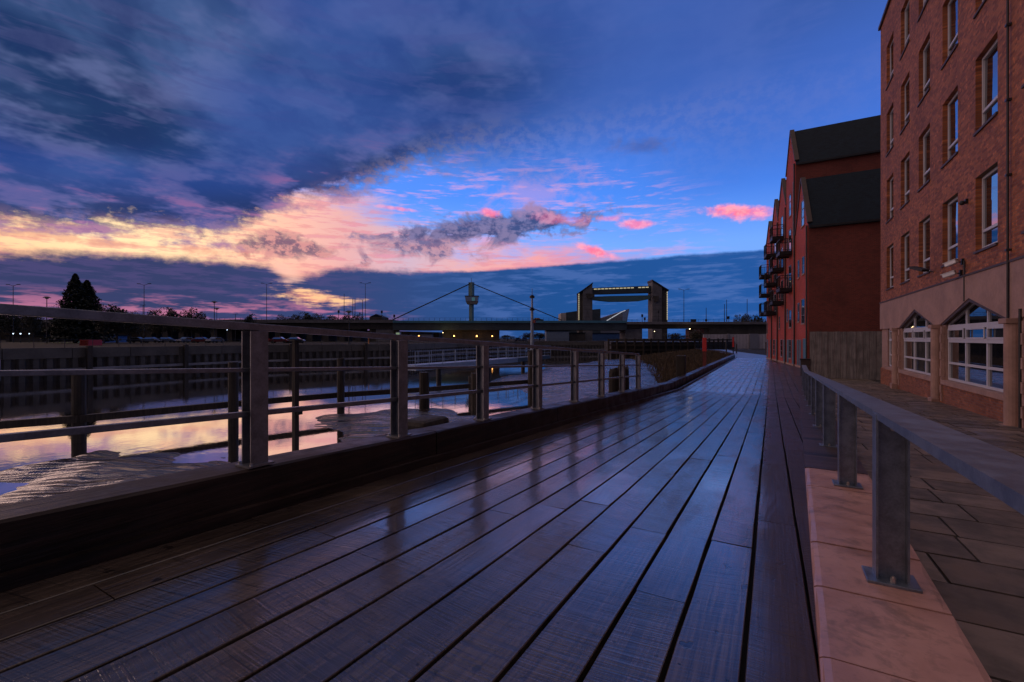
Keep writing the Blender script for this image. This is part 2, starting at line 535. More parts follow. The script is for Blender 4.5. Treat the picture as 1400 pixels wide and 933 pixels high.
simple('galv_dark', (.25, .25, .28, 1), .42, .8, var=.3, sc=8, bmp=.15, bd=.003)
simple('bolt', (.55, .5, .46, 1), .3, .9, var=.2)
simple('white_frame', (.50, .49, .54, 1), .45, var=.06)
m, bs = new_mat('slate')
p = wpos(); x, y, z = sep(p)
n = S.nt.nodes.new('ShaderNodeTexBrick'); S.nt.links.new(xyz(x, z, 0.0).s, n.inputs['Vector'])
n.inputs['Scale'].default_value = 1; n.inputs['Brick Width'].default_value = .28; n.inputs['Row Height'].default_value = .17; n.inputs['Mortar Size'].default_value = .008
n.inputs['Color1'].default_value = (.003, .009, .020, 1); n.inputs['Color2'].default_value = (.006, .017, .034, 1); n.inputs['Mortar'].default_value = (.006, .007, .009, 1)
put(bs, color=mix(smooth(noise(p, .6, 4), .4, .65) * .5, S(n.outputs[0]), (.004, .012, .022, 1)), rough=.6, spec=.15, normal=bump(S(n.outputs[1]) * -1 + noise(p, 9, 2) * .4, .5, .02)); M['slate'] = m
simple('dark_metal', (.018, .018, .022, 1), .5, .3)
simple('black_pipe', (.02, .019, .022, 1), .45)
simple('concrete', (.13, .125, .14, 1), .8, var=.3, sc=.5)
simple('concrete_dark', (.055, .048, .045, 1), .9, var=.4, sc=.4)
simple('concrete_pale', (.40, .36, .40, 1), .8, var=.2, sc=.25)
simple('girder', (.035, .05, .065, 1), .6, var=.3, sc=.3)
simple('teal_paint', (.05, .16, .24, 1), .45, var=.15, sc=.5)
simple('mast_paint', (.07, .15, .17, 1), .5, var=.15)
simple('pale_paint', (.20, .25, .34, 1), .4, .3, var=.15)
simple('tarmac', (.055, .05, .055, 1), .32, var=.35, sc=1.5, bmp=.4, bd=.006)
simple('earth', (.03, .026, .022, 1), .95, var=.5, sc=.3, spec=.08)
simple('leaf_dark', (.012, .016, .010, 1), .7, var=.5, sc=2)
simple('leaf_brown', (.030, .026, .014, 1), .7, var=.5, sc=2)
simple('bark', (.03, .024, .02, 1), .8)
simple('reed', (.060, .040, .024, 1), .9, var=.5, sc=1.2)
simple('red_paint', (.45, .018, .018, 1), .4, var=.12)
simple('dark_red', (.12, .02, .016, 1), .6, var=.3)
simple('orange_paint', (.50, .17, .03, 1), .5)
simple('blue_paint', (.05, .12, .30, 1), .5)
simple('car_silver', (.12, .13, .17, 1), .3, .6, var=.05)
simple('car_dark', (.03, .035, .05, 1), .25, .3, var=.05)
simple('car_red', (.12, .012, .012, 1), .3, .2, var=.05)
simple('rubber', (.015, .015, .015, 1), .8)
simple('wall_cream', (.40, .36, .34, 1), .8, var=.12)
simple('cladding', (.22, .22, .26, 1), .5, .2, var=.1)
simple('camera_white', (.60, .60, .64, 1), .35, var=.08)
simple('weathered_lead', (.06, .035, .03, 1), .6)

m, bs = new_mat('glass_dark')
p = wpos()
put(bs, color=(.010, .012, .016, 1), rough=.02, spec=1.0, ior=2.6, normal=bump(noise(p, .9, 2), .06, .02)); M['glass'] = m
m, bs = new_mat('curtain')
put(bs, color=(.10, .09, .09, 1), rough=.9); M['curtain'] = m

m, bs = new_mat('river_water')
p = wpos(); x, y, z = sep(p)
rp = noise(p, 1.4, 4, .55) * .6 + noise(xyz(x * .5, y * 1.0, 0.0), 6.0, 3, .5) * .18
rp2 = noise(p, .12, 2, .5)
put(bs, color=(.020, .016, .016, 1), rough=.035, spec=1.0, ior=4.5, normal=bump(rp * smooth(rp2, .38, .62) + rp * .3, .10, .05)); M['water'] = m

m, bs = new_mat('wet_mud')
p = wpos(); x, y, z = sep(p)
wv = noise(xyz(x * .35, y * .22, 0.0), 1.0, 3, .5)
rid = S.m('SINE', (y - x * .5) * 14.0 + wv * 12.0)
fine = noise(p, 7.0, 5, .65)
st_ = noise(p, .35, 3, .5)
put(bs, color=mix(smooth(fine, .35, .65), (.014, .010, .009, 1), (.040, .028, .025, 1)), rough=.16 + smooth(st_, .4, .65) * .14, spec=1.0, ior=1.5,
    normal=bump(rid * .5 + fine * .5, .9, .05)); M['mud'] = m

emitter('lamp_green', (.75, 1.0, .22, 1), 12)
emitter('lamp_amber', (1.0, .42, .10, 1), 6)
emitter('lamp_yellow', (1.0, .75, .35, 1), 7)
emitter('lamp_white', (.6, .8, 1.0, 1), 3)
emitter('strip_warm', (1.0, .86, .55, 1), .36)
emitter('strip_white', (.85, .88, 1.0, 1), .38)
emitter('window_lit', (.55, .75, .45, 1), .22)
emitter('tail_red', (1.0, .08, .04, 1), .6)
emitter('pane_teal', (.1, .35, .45, 1), .15)


# ------------------------------------------------------------------ boardwalk
def zdeck(y, h=1.35): return -h - SL * min(y, 22.0)


XR = .195
deck = MB()
seams = [-3.6555 + .2955 * k for k in range(18)]            # board edges across the walk
for i in range(17):
    xa, xb = seams[i] + .010, seams[i + 1] - .010
    for (ya, yb) in (((-3.0, 22.0), (22.0, 63.2)) if i < 13 else ((max(-3.0, (seams[i + 1] - .6) / .042), 22.0), (22.0, 42 - (xb + .35 - 2.5) / .1386))):
        y = ya - random.uniform(0, 3)
        while y < yb:
            L = random.uniform(2.4, 4.8)
            a, b = max(y, ya) + .003, min(y + L, yb) - .003
            y += L
            if b - a < .2: continue
            dz = random.uniform(-.002, .002); r = random.random(); ch = .004
            x0, x1 = xa + random.uniform(-.003, .003), xb + random.uniform(-.003, .003)
            if ya > 0: x0 -= .65 * 0
            N = max(1, int((b - a) / .45)); vs = []; roll = random.uniform(-.0022, .0022)
            for i_ in range(N + 1):
                yy = a + (b - a) * i_ / N
                zt = zdeck(yy) + dz + random.uniform(-.0006, .0006)
                e0, e1 = random.uniform(-.003, .003), random.uniform(-.003, .003)
                xm = (x0 + x1) / 2; cup = .0012
                vs += [(x0 + e0, yy, zt - .07), (x0 + e0, yy, zt - ch - roll), (x0 + ch + e0, yy, zt - roll), (xm, yy, zt - cup), (x1 - ch + e1, yy, zt + roll), (x1 + e1, yy, zt - ch + roll), (x1 + e1, yy, zt - .07)]
            P = 7
            deck.add(vs, [(q * P + k, q * P + k + 1, (q + 1) * P + k + 1, (q + 1) * P + k) for q in range(N) for k in range(P - 1)] + [tuple(range(P)), tuple(range(N * P + P - 1, N * P - 1, -1))], r)
# extra boards where the walk widens beyond the bend
for i in range(2):
    xa, xb = -3.36 - .2955 * (i + 1) + .009, -3.36 - .2955 * i - .009
    if xa < -4.0: continue
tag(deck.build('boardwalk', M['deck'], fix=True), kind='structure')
u = MB()  # dark sheet added below the boards for the darkness in their gaps
u.add([(-4.1, -3, -1.46 + .143), (.9, -3, -1.46 + .143), (.9, 22, zdeck(22) - .11), (-4.1, 22, zdeck(22) - .11), (.9, 63.3, zdeck(22) - .11), (-4.1, 63.3, zdeck(22) - .11)], [(0, 1, 2, 3), (3, 2, 4, 5)])
tag(u.build('gap_shade_sheet', M['slab_bed'], fix=False), kind='structure')

# timber shelf and kerb along the river side
shelf = MB()
for ya, yb in ((-3, 22), (22, 63)):
    vs = []
    for yy in (ya, yb):
        zt = zdeck(yy)
        vs += [(-3.72, yy, zt - .1), (-3.72, yy, zt + .09), (-3.655, yy, zt + .085), (-3.655, yy, zt - .1)]
    shelf.add(vs, [(0, 1, 5, 4), (1, 2, 6, 5), (2, 3, 7, 6), (3, 2, 1, 0), (4, 5, 6, 7)])
tag(shelf.build('deck_edge_board', M['kerb_timber']), kind='structure')


def kerb_run(pts, name, label, hh=.385, w=.36):
    """squared baulks laid end to end; pts = front top edge (x, y, deck z)"""
    root = thing(name, (pts[0][0], pts[0][1], pts[0][2]), label, 'kerb')
    for (x0, y0, z0), (x1, y1, z1) in zip(pts, pts[1:]):
        L = math.hypot(x1 - x0, y1 - y0); n = max(1, round(L / 3.9))
        for k in range(n):
            t0, t1 = k / n, (k + 1) / n
            a = Vector((x0, y0, z0)).lerp(Vector((x1, y1, z1)), t0); b = Vector((x0, y0, z0)).lerp(Vector((x1, y1, z1)), t1)
            d = (b - a).normalized(); a = a + d * .006; b = b - d * .006
            s = Vector((-d.y, d.x, 0)).normalized() * w
            j = random.uniform(-.006, .006); jj = random.uniform(-.008, .008)
            mb = MB(); vs = []
            N = max(2, int((b - a).length / .35))
            c = .02
            prof = [(0, -.08), (0, hh - c), (c, hh), (w - c, hh), (w, hh - c), (w, -.08)]
            for i in range(N + 1):
                q = a.lerp(b, i / N)
                for (o, h) in prof:
                    wob = random.uniform(-.006, .006)
                    vs.append(q + s.normalized() * (o + jj + wob) + Vector((0, 0, h + j + random.uniform(-.004, .004) * (h > 0))))
            P = len(prof)
            fs = [(i * P + k2, i * P + (k2 + 1) % P, (i + 1) * P + (k2 + 1) % P, (i + 1) * P + k2) for i in range(N) for k2 in range(P)]
            fs += [tuple(range(P)), tuple(range(N * P + P - 1, N * P - 1, -1))]
            mb.add(vs, fs).build('timber_baulk', M['kerb_timber'], root)
    return root


kx = -3.70
KP = [(kx, -3.0, zdeck(-3)), (kx, 15.9, zdeck(15.9)), (-3.9, 22.0, zdeck(22)), (-3.9, 63.0, zdeck(22))]
kerb_run(KP, 'timber_kerb', 'long dark wet timber kerb along the river edge of the boardwalk')
kerb_run([(-3.9, 63.05, zdeck(22)), (-4.6, 74.0, zdeck(22)), (-7.5, 90.0, zdeck(22)), (-14, 106, zdeck(22))], 'timber_kerb',
         'far low kerb curving left beside the tarmac path', .22, .3)


# ------------------------------------------------------------------ riverside railing
def hpost(mb_fl, x, y, zb, zt, w, dpt, t=.012):
    """H section, flanges facing +-x (w apart), dpt long in y"""
    mb_fl.box(x - w / 2, x - w / 2 + t, y - dpt / 2, y + dpt / 2, zb, zt)
    mb_fl.box(x + w / 2 - t, x + w / 2, y - dpt / 2, y + dpt / 2, zb, zt)
    mb_fl.box(x - w / 2 + t + .0005, x + w / 2 - t - .0005, y - t / 2, y + t / 2, zb, zt - .002)


RX = -3.79
LY = [.36, 2.28, 4.02, 5.84, 7.76, 9.69, 11.62, 13.62, 15.60]
rail = thing('riverside_railing', (RX, 2.28, zdeck(2.28) + .385), 'dark steel railing with three rails bolted on the timber kerb beside the river', 'railing')
for yy in LY:
    xx = RX - .009 * yy
    zb = zdeck(yy) + .39
    mb = MB(); hpost(mb, xx, yy, zb, zb + 1.13, .135, .15)
    po = mb.build('post', M['galv_dark'], rail)
    mb = MB(); mb.box(xx - .1, xx + .1, yy - .11, yy + .11, zb - .002, zb + .014)
    pl = mb.build('base_plate', M['galv_dark'], po)
    for sx in (-.082, .082):
        mb = MB(); mb.tube((xx + sx, yy - .08, zb + .012), (xx + sx, yy - .08, zb + .035), .013, n=6)
        mb.build('bolt', M['bolt'], po)
for dz, hh, ww in ((1.165, .06, .075), (.800, .034, .07), (.430, .046, .05)):
    y0, y1 = -1.5, 15.60
    mb = MB()
    mb.beam((RX - .009 * y0 + (0 if dz > 1.1 else -.02), y0, zdeck(y0) + .39 + dz), (RX - .009 * y1 + (0 if dz > 1.1 else -.02), y1, zdeck(y1) + .39 + dz), ww, hh)
    mb.build('rail', M['galv_dark'], rail, bevel=.004)


# ------------------------------------------------------------------ right-hand coping, railing, paving
ZC = 1.27


def zc_(y): return -ZC - SL * min(y, 22.5)


cop = MB()
ys = [-.9, .35, 1.42, 2.42, 3.18, 3.95, 4.9, 5.75, 6.72]
for a, b in zip(ys, ys[1:]):
    a += .009; b -= .009; j = random.uniform(-.003, .003)
    vs = []
    N = 3
    for i in range(N + 1):
        yy = a + (b - a) * i / N
        xl = .085 + .042 * yy; xr = .66 + .05 * yy
        zt = zc_(yy) + j
        e = .012 if i in (0, N) else 0
        vs += [(xl, yy, zt - .3), (xl, yy, zt - .025), (xl + .012, yy, zt - .006 - e), (xl + .04, yy, zt - e), (xr - .03, yy, zt - e), (xr, yy, zt - .012), (xr, yy, zt - .6)]
    P = 7
    fs = [(i * P + k, (i + 1) * P + k, (i + 1) * P + k + 1, i * P + k + 1) for i in range(N) for k in range(P - 1)]
    fs += [tuple(range(P)), tuple(range(N * P + P - 1, N * P - 1, -1))]
    cop.add(vs, fs)
tag(cop.build('stone_coping', M['coping_stone'], smooth=False), 'broad pinkish stone coping slabs under the nearest galvanised posts', 'coping')
# dark brick margin the railing goes on over
mg = MB()
Y0 = 6.735
for a, b in ((Y0, 22.5), (22.5, 34.0)):
    vs = []
    for yy in (a, b):
        xl = .085 + .042 * min(yy, 30); xr = .66 + .05 * yy
        vs += [(xl, yy, zc_(yy) - .5), (xl, yy, zc_(yy) - .01), (xr, yy, zc_(yy) - .01), (xr, yy, zc_(yy) - .6)]
    mg.add(vs, [(0, 1, 5, 4), (1, 2, 6, 5), (2, 3, 7, 6), (3, 2, 1, 0), (4, 5, 6, 7)])
tag(mg.build('paved_margin', M['dark_setts']), kind='structure')

rr = thing('guard_railing', (.61, 3.46, zc_(3.46)), 'galvanised steel railing with a broad flat top rail and H-section posts beside the paving', 'railing')
for k in range(10):
    yy = 3.46 + 2.62 * k - (0 if k else 0)
    if k == 1: yy = 5.95
    xx = .50 + .034 * yy
    zb = zc_(yy) + (.0 if yy < 6.7 else -.01)
    mb = MB(); hpost(mb, xx, yy, zb + .012, zb + .985, .155, .115, .011)
    po = mb.build('post', M['galv'], rr)
    mb = MB(); mb.box(xx - .125, xx + .125, yy - .1, yy + .1, zb - .001, zb + .016)
    mb.build('base_plate', M['galv'], po, bevel=.003)
    for sy in (-.068, .068):
        mb = MB(); mb.tube((xx + .0, yy + sy, zb + .013), (xx, yy + sy, zb + .045), .014, n=6); mb.tube((xx, yy + sy, zb + .045), (xx, yy + sy, zb + .052), .008, n=8)
        mb.build('anchor_bolt', M['bolt'], po)
    mb = MB(); mb.tube((xx + .01, yy - .02, zb + .9), (xx + .01, yy - .006, zb + .9), .014, n=6)
    mb.build('web_bolt', M['bolt'], po)
mb = MB()
y0, y1 = .6, 27.3
for a, b in ((y0, 22.5), (22.5, y1)):
    pa = Vector((.50 + .034 * a, a, zc_(a) + .99)); pb = Vector((.50 + .034 * b, b, zc_(b) + .99))
    pa.x += .02; pb.x += .02
    mb.beam(pa, pb, .185, .012)
    mb.beam(pa + Vector((-.0865, 0, -.021)), pb + Vector((-.0865, 0, -.021)), .012, .03)
    mb.beam(pa + Vector((.0865, 0, -.021)), pb + Vector((.0865, 0, -.021)), .012, .03)
mb.build('top_rail', M['galv'], rr)

# flagstones
sl = MB()


def zp_(y): return -1.75 - .02 * min(y, 34)


yy = -2.0
while yy < 34:
    hY = .60
    xx = .5 - random.uniform(0, .9)
    while xx < 5.2:
        L = random.choice((.6, .75, .9, .9, 1.05))
        a, b = xx, xx + L
        xx += L
        xl = .66 + .05 * (yy + .6) - .02
        if b < xl: continue
        a = max(a, xl)
        if b > 5.05: b = 5.05
        if b - a < .08: continue
        g = random.uniform(.007, .018)
        z0 = zp_(yy); z1 = zp_(yy + hY); t = [random.uniform(-.005, .005) for _ in range(4)]
        A, B, C, D = (a + g, yy + g, z0 + t[0]), (b - g, yy + g, z0 + t[1]), (b - g, yy + hY - g, z1 + t[2]), (a + g, yy + hY - g, z1 + t[3])
        dn = Vector((0, 0, -.05))
        vs = [A, B, C, D] + [tuple(Vector(q) + dn) for q in (A, B, C, D)]
        sl.add(vs, [(0, 1, 2, 3), (0, 4, 5, 1), (1, 5, 6, 2), (2, 6, 7, 3), (3, 7, 4, 0)])
    yy += hY
# per-slab colour
m, bs = new_mat('flagstone')
p = wpos(); r = attr('rnd'); n1 = noise(p, 2.4, 5, .6); n2 = noise(p, 22, 3, .6); n3 = noise(p, .35, 2, .5)
colr = mix(r, (.13, .095, .072, 1), (.26, .19, .15, 1))
colr = mix(smooth(n1, .38, .66) * .6, colr, (.035, .028, .022, 1))
colr = mix(smooth(n3, .45, .6) * .45, colr, (.05, .04, .03, 1))
put(bs, color=colr, rough=.34 + smooth(n1, .3, .7) * .3, normal=bump(n2 + n1, .5, .006)); M['flag'] = m
tag(sl.build('flagstone_paving', M['flag'], fix=False), kind='structure')
u = MB(); u.add([(.50, -3, zp_(-3) - .02), (5.3, -3, zp_(-3) - .02), (9, 34.2, zp_(34) - .02), (2.3, 34.2, zp_(34) - .02)], [(0, 1, 2, 3)])
tag(u.build('paving_bed', M['slab_bed'], fix=False), kind='structure')

# setts between the level boardwalk and the brick houses, then the tarmac path
u = MB()
zz = zdeck(22) - .03
u.add([(.19, 22, zz), (.9, 22, zz - .01), (1.2, 34, zz), (3.9, 34, zz), (2.7, 42, zz), (-.2, 63.3, zz), (.19, 63.3, zz)], [(0, 1, 2, 3, 4, 5, 6)])
m, bs = new_mat('setts')
p = wpos(); x, y, z = sep(p)
bn = S.nt.nodes.new('ShaderNodeTexBrick'); S.nt.links.new(xyz(y, x, 0.0).s, bn.inputs['Vector'])
bn.inputs['Scale'].default_value = 1; bn.inputs['Brick Width'].default_value = 1.5; bn.inputs['Row Height'].default_value = .3; bn.inputs['Mortar Size'].default_value = .012
bn.inputs['Color1'].default_value = (.045, .026, .024, 1); bn.inputs['Color2'].default_value = (.085, .05, .045, 1); bn.inputs['Mortar'].default_value = (.01, .008, .008, 1)
put(bs, color=S(bn.outputs[0]), rough=.32, normal=bump(S(bn.outputs[1]) * -1 + noise(p, 6, 3) * .6, .5, .01)); M['setts'] = m
tag(u.build('brick_forecourt', M['setts'], fix=False), kind='structure')
u = MB()
u.add([(-4.2, 63.22, zz - .01), (-.05, 63.22, zz - .01), (-.6, 75, zz), (-6, 95, zz), (-8, 108, zz), (-15, 108, zz), (-8.5, 92, zz), (-5.2, 75, zz)], [(0, 1, 2, 7), (7, 2, 3, 6), (6, 3, 4, 5)])
tag(u.build('tarmac_path', M['tarmac'], fix=False), kind='structure')
u = MB(); u.add([(-.62, 63.4, zz - .02), (14, 63.4, zz - .02), (14, 112, zz - .02), (-9, 112, zz - .02), (-7, 95, zz - .02)], [(0, 1, 2, 3, 4)])
tag(u.build('verge', M['earth'], fix=False), kind='structure')


# ------------------------------------------------------------------ the near brick building
D = 5.0
FH = 3.32
nb = thing('brick_building', (D, 30.3, -2.4), 'large red brick building with white windows and pointed ground-floor openings on the right', 'building')
YA, YB = 6.0, 30.3
cols = [28.15, 25.3, 22.5, 19.68, 16.85, 14.0, 11.2, 8.4]
WW = .72                                          # half width of the window opening
rows = [(2.42 + FH * k, 4.50 + FH * k) for k in range(4)]
ZT = 16.2
wall = MB()
# façade skin with openings: piers between columns, spandrels between rows
ed = [YB]
for c_ in cols: ed += [c_ + WW, c_ - WW]
ed.append(YA)
for i in range(0, len(ed), 2):                    # piers
    wall.box(D, D + .35, ed[i + 1], ed[i], 1.82, ZT)
for c_ in cols:
    z = 1.82
    for a, b in rows:
        wall.box(D, D + .35, c_ - WW, c_ + WW, z, a)
        z = b
    wall.box(D, D + .35, c_ - WW, c_ + WW, z, ZT)
# end wall and return
wall.box(D + .352, 12, YB - .35, YB, -2.6, ZT)
wall.build('wall', M['brick_near'], nb)
mb = MB(); mb.box(D - .09, D + .45, YA, YB + .1, ZT, ZT + .16); mb.box(D + .45, 12, YB - .4, YB + .1, ZT, ZT + .16)
mb.build('parapet_coping', M['weathered_lead'], nb)
mb = MB(); mb.box(D + .45, 12, YA, YB - .4, ZT - .5, ZT - .3); mb.build('roof', M['slate'], nb)
mb = MB(); mb.box(D + 2.2, D + 2.25, YA, YB - .4, -2.4, ZT - .6); mb.build('room_back_wall', M['curtain'], nb)
for ci, c_ in enumerate(cols):
    for ri, (a, b) in enumerate(rows):
        xf = D + .13
        y0, y1 = c_ - WW + .004, c_ + WW - .004
        fw = .075
        tr = a + .52                               # transom over the hopper light
        mb = MB()
        mb.box(xf, xf + .07, y0, y0 + fw, a + .05, b); mb.box(xf, xf + .07, y1 - fw, y1, a + .05, b)
        mb.box(xf, xf + .07, y0 + fw, y1 - fw, b - fw, b); mb.box(xf, xf + .07, y0 + fw, y1 - fw, a + .05, a + .05 + fw)
        mb.box(xf - .01, xf + .07, y0 + fw, y1 - fw, tr, tr + fw)
        # opening sash stands proud
        mb.box(xf - .03, xf, y0 + .03, y0 + .03 + .05, tr + .04, b - .03)
        fr = mb.build('window', M['white_frame'], nb)
        mb = MB(); mb.add([(xf + .035, y0, a), (xf + .035, y1, a), (xf + .035 + random.uniform(-.02, .02), y1, b), (xf + .035 + random.uniform(-.02, .02), y0, b)], [(0, 1, 2, 3)])
        mb.build('pane', M['glass'], fr)
        mb = MB(); mb.box(D - .045, D + .2, c_ - WW - .04, c_ + WW + .04, a - .05, a + .012)
        mb.build('sill', M['weathered_lead'], fr)
# rendered band with pointed openings
ZB, ZV, ZK = 1.82, .48, 1.17
mb = MB()
pts = [(D - .03, YB, ZB), (D - .03, YB, ZV), (D - .03, 26.35, ZV)]
for c_ in (23.72, 17.98, 12.25):
    pts += [(D - .03, c_ + 2.5, ZV), (D - .03, c_, ZK), (D - .03, c_ - 2.5, ZV)]
pts += [(D - .03, YA, ZV), (D - .03, YA, ZB)]
mb.prism(pts, (.30, 0, 0)); mb.build('rendered_band', M['render'], nb)
mb = MB(); mb.box(D - .055, D + .1, YA, YB + .02, ZB, ZB + .06); mb.build('string_course', M['weathered_lead'], nb)
# brick plinth, sills, columns
openings = [(27.15, 28.95, 0), (21.25, 26.1, 1), (15.62, 20.32, 1), (9.9, 14.6, 1)]
pl = MB()
pl.box(D - .0, D + .3, YA, YB, -2.9, -1.52)
pl.build('plinth', M['brick_plinth'], nb)
pr = MB(); prev = YB
for (a, b, g_) in openings:
    pr = MB(); pr.box(D + .06, D + .34, b + .02, prev, -1.52, ZV - .002); pr.build('pier', M['render'], nb)
    prev = a - .02
pr = MB(); pr.box(D + .06, D + .34, YA, prev, -1.52, ZV - .002)
pr.build('pier', M['render'], nb)
for yc in (26.65, 20.78, 15.08):
    mb = MB()
    mb.tube((D - .02, yc + .1, -2.7), (D - .02, yc + .1, ZV - .12), .17, n=18)
    mb.box(D - .22, D + .06, yc - .1, yc + .32, ZV - .13, ZV - .004)
    mb.box(D - .22, D + .0, yc - .1, yc + .32, -2.7, -2.05)
    mb.build('column', M['render'], nb, smooth=False, bevel=.012)
    for sy in (-.36, .40):
        q = MB()
        for k in range(9):
            q.box(D - .035 - (.02 if k % 2 else 0), D + .05, yc + sy - .06, yc + sy + .06, -2.1 + .28 * k, -2.1 + .28 * k + .262)
        q.build('quoin_strip', M['render'], nb)
for (a, b, g_) in openings:
    mb = MB(); mb.box(D - .07, D + .3, a - .03, b + .03, -1.52, -1.38)
    mb.build('stone_sill', M['render'], nb)
    xf = D + .12; fw = .075; top = ZV - .04
    mb = MB()
    n = 3 if g_ else 1
    mb.box(xf, xf + .08, a, a + fw, -1.37, top); mb.box(xf, xf + .08, b - fw, b, -1.37, top)
    for k in range(1, n):
        yc = a + (b - a) * k / n
        mb.box(xf + .002, xf + .078, yc - .045, yc + .045, -1.37, top)
    for z0, z1, pr_ in ((top - .13, top, .02), (-.13, -.01, .02), (-.84, -.77, 0), (-1.37, -1.30, 0)):
        mb.box(xf - pr_, xf + .074, a + fw, b - fw, z0, z1)
    if g_:
        c_ = (a + b) / 2
        # top lights follow the gable
        h = (b - a) / 2
        sl_ = (ZK - ZV) / 2.5
        for s in (-1, 1):
            mb.beam((xf + .04, c_ + s * h, top + .02), (xf + .04, c_, top + .02 + h * sl_), .07, .07, up=(1, 0, 0))
        for k in (1, 2):
            yc = a + (b - a) * k / n
            mb.box(xf + .01, xf + .07, yc - .035, yc + .035, top, top + (h - abs(yc - c_)) * sl_)
        for k in range(3):                                # opening fanlights
            ya, yb2 = a + (b - a) * k / 3 + .09, a + (b - a) * (k + 1) / 3 - .09
            for z0, z1 in ((-.02, .03), (top - .18, top - .12)): mb.box(xf - .035, xf - .005, ya, yb2, z0, z1)
            for yy in (ya, yb2 - .05): mb.box(xf - .034, xf - .006, yy, yy + .05, .03, top - .18)
    fr = mb.build('window', M['white_frame'], nb)
    mb = MB()
    poly = [(xf + .045, a, -1.37), (xf + .045, b, -1.37), (xf + .045, b, top)]
    if g_: poly.append((xf + .045, (a + b) / 2, top + (b - a) / 2 * sl_))
    poly.append((xf + .045, a, top))
    mb.add(poly, [tuple(range(len(poly)))]); mb.build('pane', M['glass'], fr)
# sloping reveal roofs of the gables
for c_ in (23.72, 17.98, 12.25):
    mb = MB()
    for s in (-1, 1):
        mb.beam((D + .01, c_ + s * 2.42, ZV + .035), (D + .01, c_ + s * .02, ZK - .03), .05, .16, up=(0, 0, 1))
    mb.build('gable_soffit', M['weathered_lead'], nb)
mb = MB(); mb.tube((D - .06, 15.38, -2.3), (D - .06, 15.38, ZT), .024, n=10)
for z in np.arange(-1.5, 16, 1.8): mb.box(D - .1, D, 15.33, 15.43, z, z + .05)
mb.build('downpipe', M['black_pipe'], nb)
mb = MB(); mb.tube((D - .05, 14.78, -2.3), (D - .05, 14.78, ZV + .2), .03, n=10); mb.build('downpipe', M['black_pipe'], nb)
# security cameras, floodlight, alarm sensor: separate fittings on the wall


def cctv(name, y, z, yaw, label):
    t = thing(name, (D - .02, y, z), label, 'camera')
    mb = MB(); mb.box(D - .06, D, y - .05, y + .05, z - .02, z + .16)
    b = mb.build('bracket', M['dark_metal'], t)
    e = Vector((D - .24, y + .03, z + .06))
    mb = MB(); mb.tube((D - .05, y, z + .07), e, .018, n=8); mb.build('arm', M['dark_metal'], t)
    d = Vector((math.cos(yaw), math.sin(yaw), -.28)).normalized()
    s = Vector((-d.y, d.x, 0)).normalized(); up = s.cross(d)
    a, c = e - d * .12, e + d * .20
    mb = MB(); mb.beam(a, c, .12, .11, up=up if up.z > 0 else -up)
    hs = mb.build('housing', M['camera_white'], t, bevel=.015)
    mb = MB(); mb.beam(a + Vector((0, 0, .066)), c + d * .05 + Vector((0, 0, .066)), .14, .014); mb.build('sunshield', M['camera_white'], t)
    mb = MB(); mb.tube(c, c + d * .01, .045, n=12); mb.build('lens', M['glass'], hs)
    return t


cctv('security_camera', 18.45, 2.22, R(128), 'upper white security camera on the brick wall above the larger gable')
cctv('security_camera', 18.60, 1.90, R(140), 'lower white security camera just below another on the brick wall')
mb = MB(); mb.tube((D - .035, 18.3, 1.1), (D - .035, 18.3, 2.3), .022, n=8)
tag(mb.build('cable_conduit', M['black_pipe']), 'short dark conduit running down from the security cameras', 'conduit')
t = thing('floodlight', (D - .02, 21.6, 2.55), 'small dark floodlight on an arm between first-floor windows', 'floodlight')
mb = MB(); mb.beam((D, 21.35, 2.35), (D - .25, 21.5, 2.45), .03, .03); mb.build('arm', M['dark_metal'], t)
mb = MB(); mb.beam((D - .2, 21.4, 2.42), (D - .45, 21.9, 2.62), .26, .09); mb.build('lamp_head', M['dark_metal'], t, bevel=.01)
t = thing('wall_sensor', (D - .02, 18.3, 3.98), 'tiny dark sensor high on the brick pier', 'sensor')
mb = MB(); mb.box(D - .06, D, 18.1, 18.2, 3.95, 4.08); mb.build('base', M['dark_metal'], t)
mb = MB(); mb.sphere((D - .12, 18.15, 3.98), .07, 10); mb.build('dome', M['dark_metal'], t, smooth=True)

# ------------------------------------------------------------------ close-boarded wooden fence
wf = thing('wooden_fence', (2.1, 34, -2.43), 'tall grey close-boarded wooden fence beside the dark red gable wall', 'fence')
mb = MB(); x = 2.12
while x < 7.0:
    k_ = int(round((x - 2.12) / .15)) % 2; mb.box(x, x + .148, 34 - .022 * k_ + random.uniform(-.004, .004), 34.03, -2.45, .42 + random.uniform(-.012, .012)); x += .15 + .012 * k_
mb.build('boards', M['fence_boards'], wf)
for x in (2.2, 4.3, 6.4):
    mb = MB(); mb.box(x, x + .12, 34.04, 34.16, -2.45, .38); mb.build('post', M['fence_boards'], wf)
mb = MB(); mb.box(1.62, 2.10, 33.9, 34.35, -2.45, -1.35); mb.box(1.58, 2.14, 33.86, 34.39, -1.35, -1.27)
tag(mb.build('brick_pier', M['dark_setts']), 'low dark brick pier at the end of the wooden fence', 'pier')

# ------------------------------------------------------------------ red-brick riverside houses
FX0, FY0, FS = 2.5, 42.0, -.1386


def fx(y): return FX0 + FS * (y - FY0)


ZG = -2.42
NRM = Vector((-1, FS, 0)).normalized()             # out of the facade
ALG = Vector((FS, 1, 0)).normalized()


def fp(y, z, o=0.0):
    """point on the facade line at y, height z, o metres proud of the wall"""
    return Vector((fx(y), y, z)) + NRM * o


def quad_slab(y0, y1, z0, z1, o0, o1):
    return [fp(y0, z0, o1), fp(y1, z0, o1), fp(y1, z1, o1), fp(y0, z1, o1)], (fp(y0, z0, o0) - fp(y0, z0, o1))


